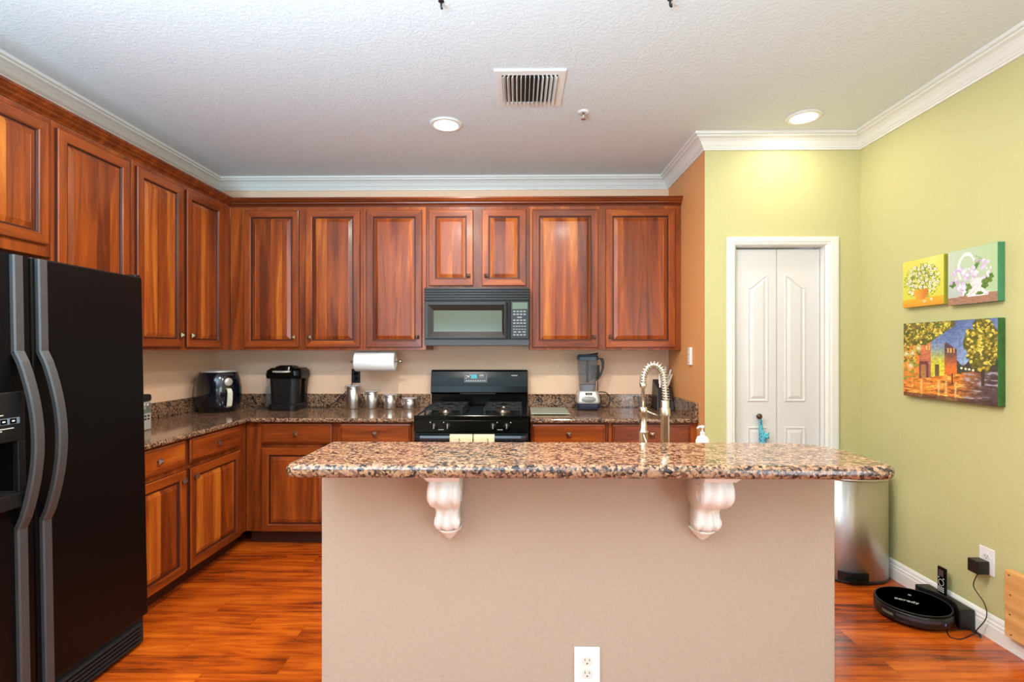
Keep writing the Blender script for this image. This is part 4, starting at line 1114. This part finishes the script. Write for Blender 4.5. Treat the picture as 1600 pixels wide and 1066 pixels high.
# ------------------------------------------------------------------ paintings
def h2(a, b_):
    v = math.sin(a*127.1+b_*311.7)*43758.5453; return v-math.floor(v)
def vn(x, y):
    i, j = math.floor(x), math.floor(y); f, g = x-i, y-j; f = f*f*(3-2*f); g = g*g*(3-2*g)
    return (h2(i, j)*(1-f)+h2(i+1, j)*f)*(1-g)+(h2(i, j+1)*(1-f)+h2(i+1, j+1)*f)*g
def mixc(a, b_, t): t = max(0, min(1, t)); return tuple(a[i]*(1-t)+b_[i]*t for i in range(3))
def canvas(name, label, y_left, y_right, z0, z1, edge, paint, nx, nz, thick=.033):
    w_, h_ = y_left-y_right, z1-z0
    t = thing(name, label, 'painting', (XR-.0005, y_left, z0), -PI/2)
    MB().box(0, w_, -thick, 0, 0, h_).build('canvas_edge', M[edge], t, bevel=.003)
    vs_, fs, cols = [], [], []
    for j in range(nz+1):
        for i in range(nx+1): vs_.append((w_*(.004+.992*i/nx), -thick-.0006, h_*(.004+.992*j/nz)))
    for j in range(nz):
        for i in range(nx):
            a = j*(nx+1)+i; fs.append((a, a+1, a+nx+2, a+nx+1)); cols.append(paint((i+.5)/nx, 1-(j+.5)/nz))
    me = bpy.data.meshes.new('painted_face'); me.from_pydata(vs_, [], fs); me.update()
    ca = me.color_attributes.new('paint', 'FLOAT_COLOR', 'CORNER')
    buf = []
    for c in cols:
        l = lin([max(0, min(255, q)) for q in c]); buf += [*l, 1]*4
    ca.data.foreach_set('color', buf); me.materials.append(M['paint'])
    o = bpy.data.objects.new('painted_face', me); COL.objects.link(o); o.parent = t
    return t
random.seed(21)
# daisies in an orange pot
dz = []
for i in range(200):
    a = random.uniform(0, 2*PI); r = math.sqrt(random.random())
    x, y = .48+.40*r*math.cos(a), .45+.33*r*math.sin(a)
    if all((x-p[0])**2+(y-p[1])**2 > .0056 for p in dz) and not (.33 < x < .66 and y > .62): dz.append((x, y, random.uniform(.030, .042)))
dz = dz[:46]+[(.55, .90, .035), (.72, .87, .03), (.62, .79, .0)]
def paint_daisy(u, v):
    c = mixc((226, 214, 96), (212, 208, 70), v)
    c = mixc(c, (236, 232, 160), .5*max(0, 1-abs(u-.75)*3)*max(0, 1-v*1.4))
    if v > .84-.02*u: c = mixc((240, 176, 40), (214, 140, 40), (v-.84)*5)
    d = math.hypot((u-.48)/.46, (v-.47)/.38)
    if d < 1 and h2(int(u*55), int(v*55)) > .35+.5*max(0, d-.6)*2: c = mixc((104, 124, 50), (150, 160, 60), h2(int(u*40), int(v*47)))
    pw_ = .17-.35*max(0, v-.72)
    if .64 < v < .86 and abs(u-.46) < pw_+.02*math.sin(v*20): c = mixc((238, 168, 60), (196, 110, 40), (u-.34)*3.2)
    for x, y, r in dz:
        q = math.hypot(u-x, (v-y))
        if q < r*(.82+.18*math.cos(math.atan2(v-y, u-x)*6)):
            c = (246, 240, 232) if q > r*.34 else ((170, 140, 90) if q > r*.2 else (120, 110, 60))
    return c
canvas('flower_painting', 'small square painting of white daisies in an orange pot', 2.947, 2.665, 1.590, 1.850, 'olive_canvas', paint_daisy, 90, 84)
lil = []
for i in range(110):
    a = random.uniform(0, 2*PI); r = math.sqrt(random.random())
    cx_, cy_, sx_, sy_ = random.choice(((.22, .52, .16, .20), (.45, .45, .15, .13), (.72, .40, .17, .20), (.30, .72, .08, .12)))
    lil.append((cx_+sx_*r*math.cos(a), cy_+sy_*r*math.sin(a), random.uniform(.018, .034), random.random()))
lv = [(.10, .62, .07, .06), (.42, .70, .09, .06), (.36, .78, .07, .07), (.80, .62, .10, .06), (.86, .56, .07, .05), (.76, .70, .07, .06), (.66, .83, .07, .03)]
def paint_lilac(u, v):
    c = mixc((196, 206, 186), (176, 200, 150), u); c = mixc(c, (170, 176, 190), .7*max(0, v-.45)*1.6*(1-u))
    if v > .87-.04*u: c = mixc((176, 128, 112), (150, 112, 80), h2(int(u*18), int(v*60)))
    d = math.hypot((u-.40)/.19, (v-.36)/.28)
    if .82 < d < 1.03 and v < .55: c = (238, 236, 226)
    if .56 < v < .88 and abs(u-.62) < .17-.25*abs(v-.70)+(.08 if v > .8 else 0): c = mixc((240, 236, 232), (206, 196, 200), h2(int(u*30), int(v*40)))
    for k in range(6):
        q = (.42-v)/.28; xx = .57+q*(-.02+k*.045)
        if 0 < q < 1-.06*k and abs(u-xx) < .009*(1-q)+.002: c = (84, 128, 58)
    for x, y, a, b_ in lv:
        if ((u-x)/a)**2+((v-y)/b_)**2 < 1+.3*math.sin(math.atan2(v-y, u-x)*5): c = mixc((112, 142, 54), (72, 104, 40), h2(int(u*40), int(v*36)))
    for x, y, r, s_ in lil:
        if math.hypot(u-x, v-y) < r: c = mixc((196, 164, 206), (240, 232, 240), s_ if s_ < .8 else 1)
    return c
canvas('flower_painting', 'small painting of lilacs in a white basket, green edge', 2.640, 2.368, 1.578, 1.850, 'teal_canvas', paint_lilac, 90, 90)
blobs = []
for i in range(650):
    if random.random() < .55:
        x = random.uniform(0, .56); y = random.uniform(0, .30-.32*max(0, x-.28)/.4+.0)
        if x < .22: y = random.uniform(0, .52)
    else:
        a = random.uniform(0, 2*PI); r = math.sqrt(random.random()); x, y = .86+.16*r*math.cos(a), .30+.30*r*math.sin(a)
    blobs.append((x, y, random.uniform(.008, .018), random.random()))
grid = {}
for b_ in blobs: grid.setdefault((int(b_[0]*16), int(b_[1]*16)), []).append(b_)
def paint_street(u, v):
    c = mixc((92, 112, 160), (150, 170, 206), v*1.8+.2*math.sin(u*9)) if v < .62 else (120, 90, 60)
    # distant trees
    if u > .60 and v > .50+.05*math.sin(u*30) and v < .70: c = mixc((50, 60, 44), (84, 70, 60), h2(int(u*60), int(v*60)))
    # houses in perspective, roof line falling to the right
    base_ = .80-.15*u/.64
    if u < .62 and v < base_:
        top = .28
        if .50 <= u < .62: top = .26+.10*(u-.50)/.12; 
        if v > top or u < .34:
            if u < .20: c = mixc((226, 166, 60), (232, 110, 36), vn(u*24, v*20)) if vn(u*34, v*30) > .38 else (150, 140, 50)
            elif u < .335: c = mixc((206, 124, 74), (170, 84, 92), (v-.3)*2)
            elif u < .49: c = mixc((130, 150, 170), (214, 206, 60), (v-.33)*5)
            else: c = mixc((96, 72, 76), (232, 116, 40), (v-.38)*4.5)
        if .20 < u < .305 and .52 < v < .78: c = (112, 50, 56) if not (.215 < u < .29 and .56 < v < .76 and h2(int(u*50), 2) > .45) else (176, 120, 70)
        if .385 < u < .43 and .55 < v < .74: c = (110, 84, 50)
        for wx in (.525, .555, .588):
            if abs(u-wx) < .008 and .34 < v < .40: c = (230, 170, 80)
        for wx in (.29, .315):
            if abs(u-wx) < .006 and .31 < v < .37: c = (240, 190, 90)
    elif v >= min(.80-.15*u/.64, .70) - .0 and v > .62:
        c = mixc((226, 130, 40), (92, 72, 74), (u-.58)*3.2+(v-.8)*.6)
        n_ = .6*vn(u*11+v*6, v*52)+.4*vn(u*26, v*90)
        c = mixc(c, (248, 190, 90) if u < .68 else (176, 176, 190), .8*max(0, min(1, (n_-.56)*7)))
        c = mixc(c, (70, 40, 34), .55*max(0, min(1, (.38-n_)*7)))
        for sx_ in (.22, .42, .50, .60):
            c = mixc(c, (252, 214, 140), .75*math.exp(-((u-sx_-.008*vn(v*60, 3))/.012)**2)*(1 if v > .76 else 0))
        if v > .95: c = mixc(c, (70, 46, 40), .6)
    if .855 < u < .885 and .5 < v < .78: c = (70, 52, 46)
    for lx, ly in ((.665, .585), (.705, .592), (.742, .598), (.778, .604)):
        if math.hypot((u-lx), v-ly) < .013: c = (250, 236, 200)
    if abs(u-.572) < .007 and .66 < v < .79: c = (40, 24, 20)
    gi, gj = int(u*16), int(v*16)
    if (u < .60 and v < .30-.30*max(0, u-.28)/.4) or math.hypot((u-.86)/.16, (v-.30)/.30) < .82+.36*vn(u*22, v*18): c = mixc((74, 74, 30), (128, 104, 38), vn(u*40, v*34))
    for a in (-1, 0, 1):
        for b2 in (-1, 0, 1):
            for x, y, r, s_ in grid.get((gi+a, gj+b2), ()):
                if math.hypot(u-x, (v-y)*.9) < r*(.75+.5*vn(u*90, v*90)): c = ((196, 172, 54), (222, 204, 92), (108, 108, 36), (160, 138, 42), (88, 92, 34))[int(s_*5) % 5]
    k_ = .86+.28*vn(u*60+v*20, v*70); c = tuple(q*k_ for q in c)
    for lx, ly in ((.035, .42), (.115, .41), (.19, .34), (.09, .585)):
        q = math.hypot(u-lx, v-ly)
        if q < .05: c = mixc((255, 240, 200), c, q/.05)
    return c
canvas('street_painting', 'large painting of a glowing orange village street below the flower paintings', 2.943, 2.366, 1.095, 1.502, 'green_canvas', paint_street, 170, 120)
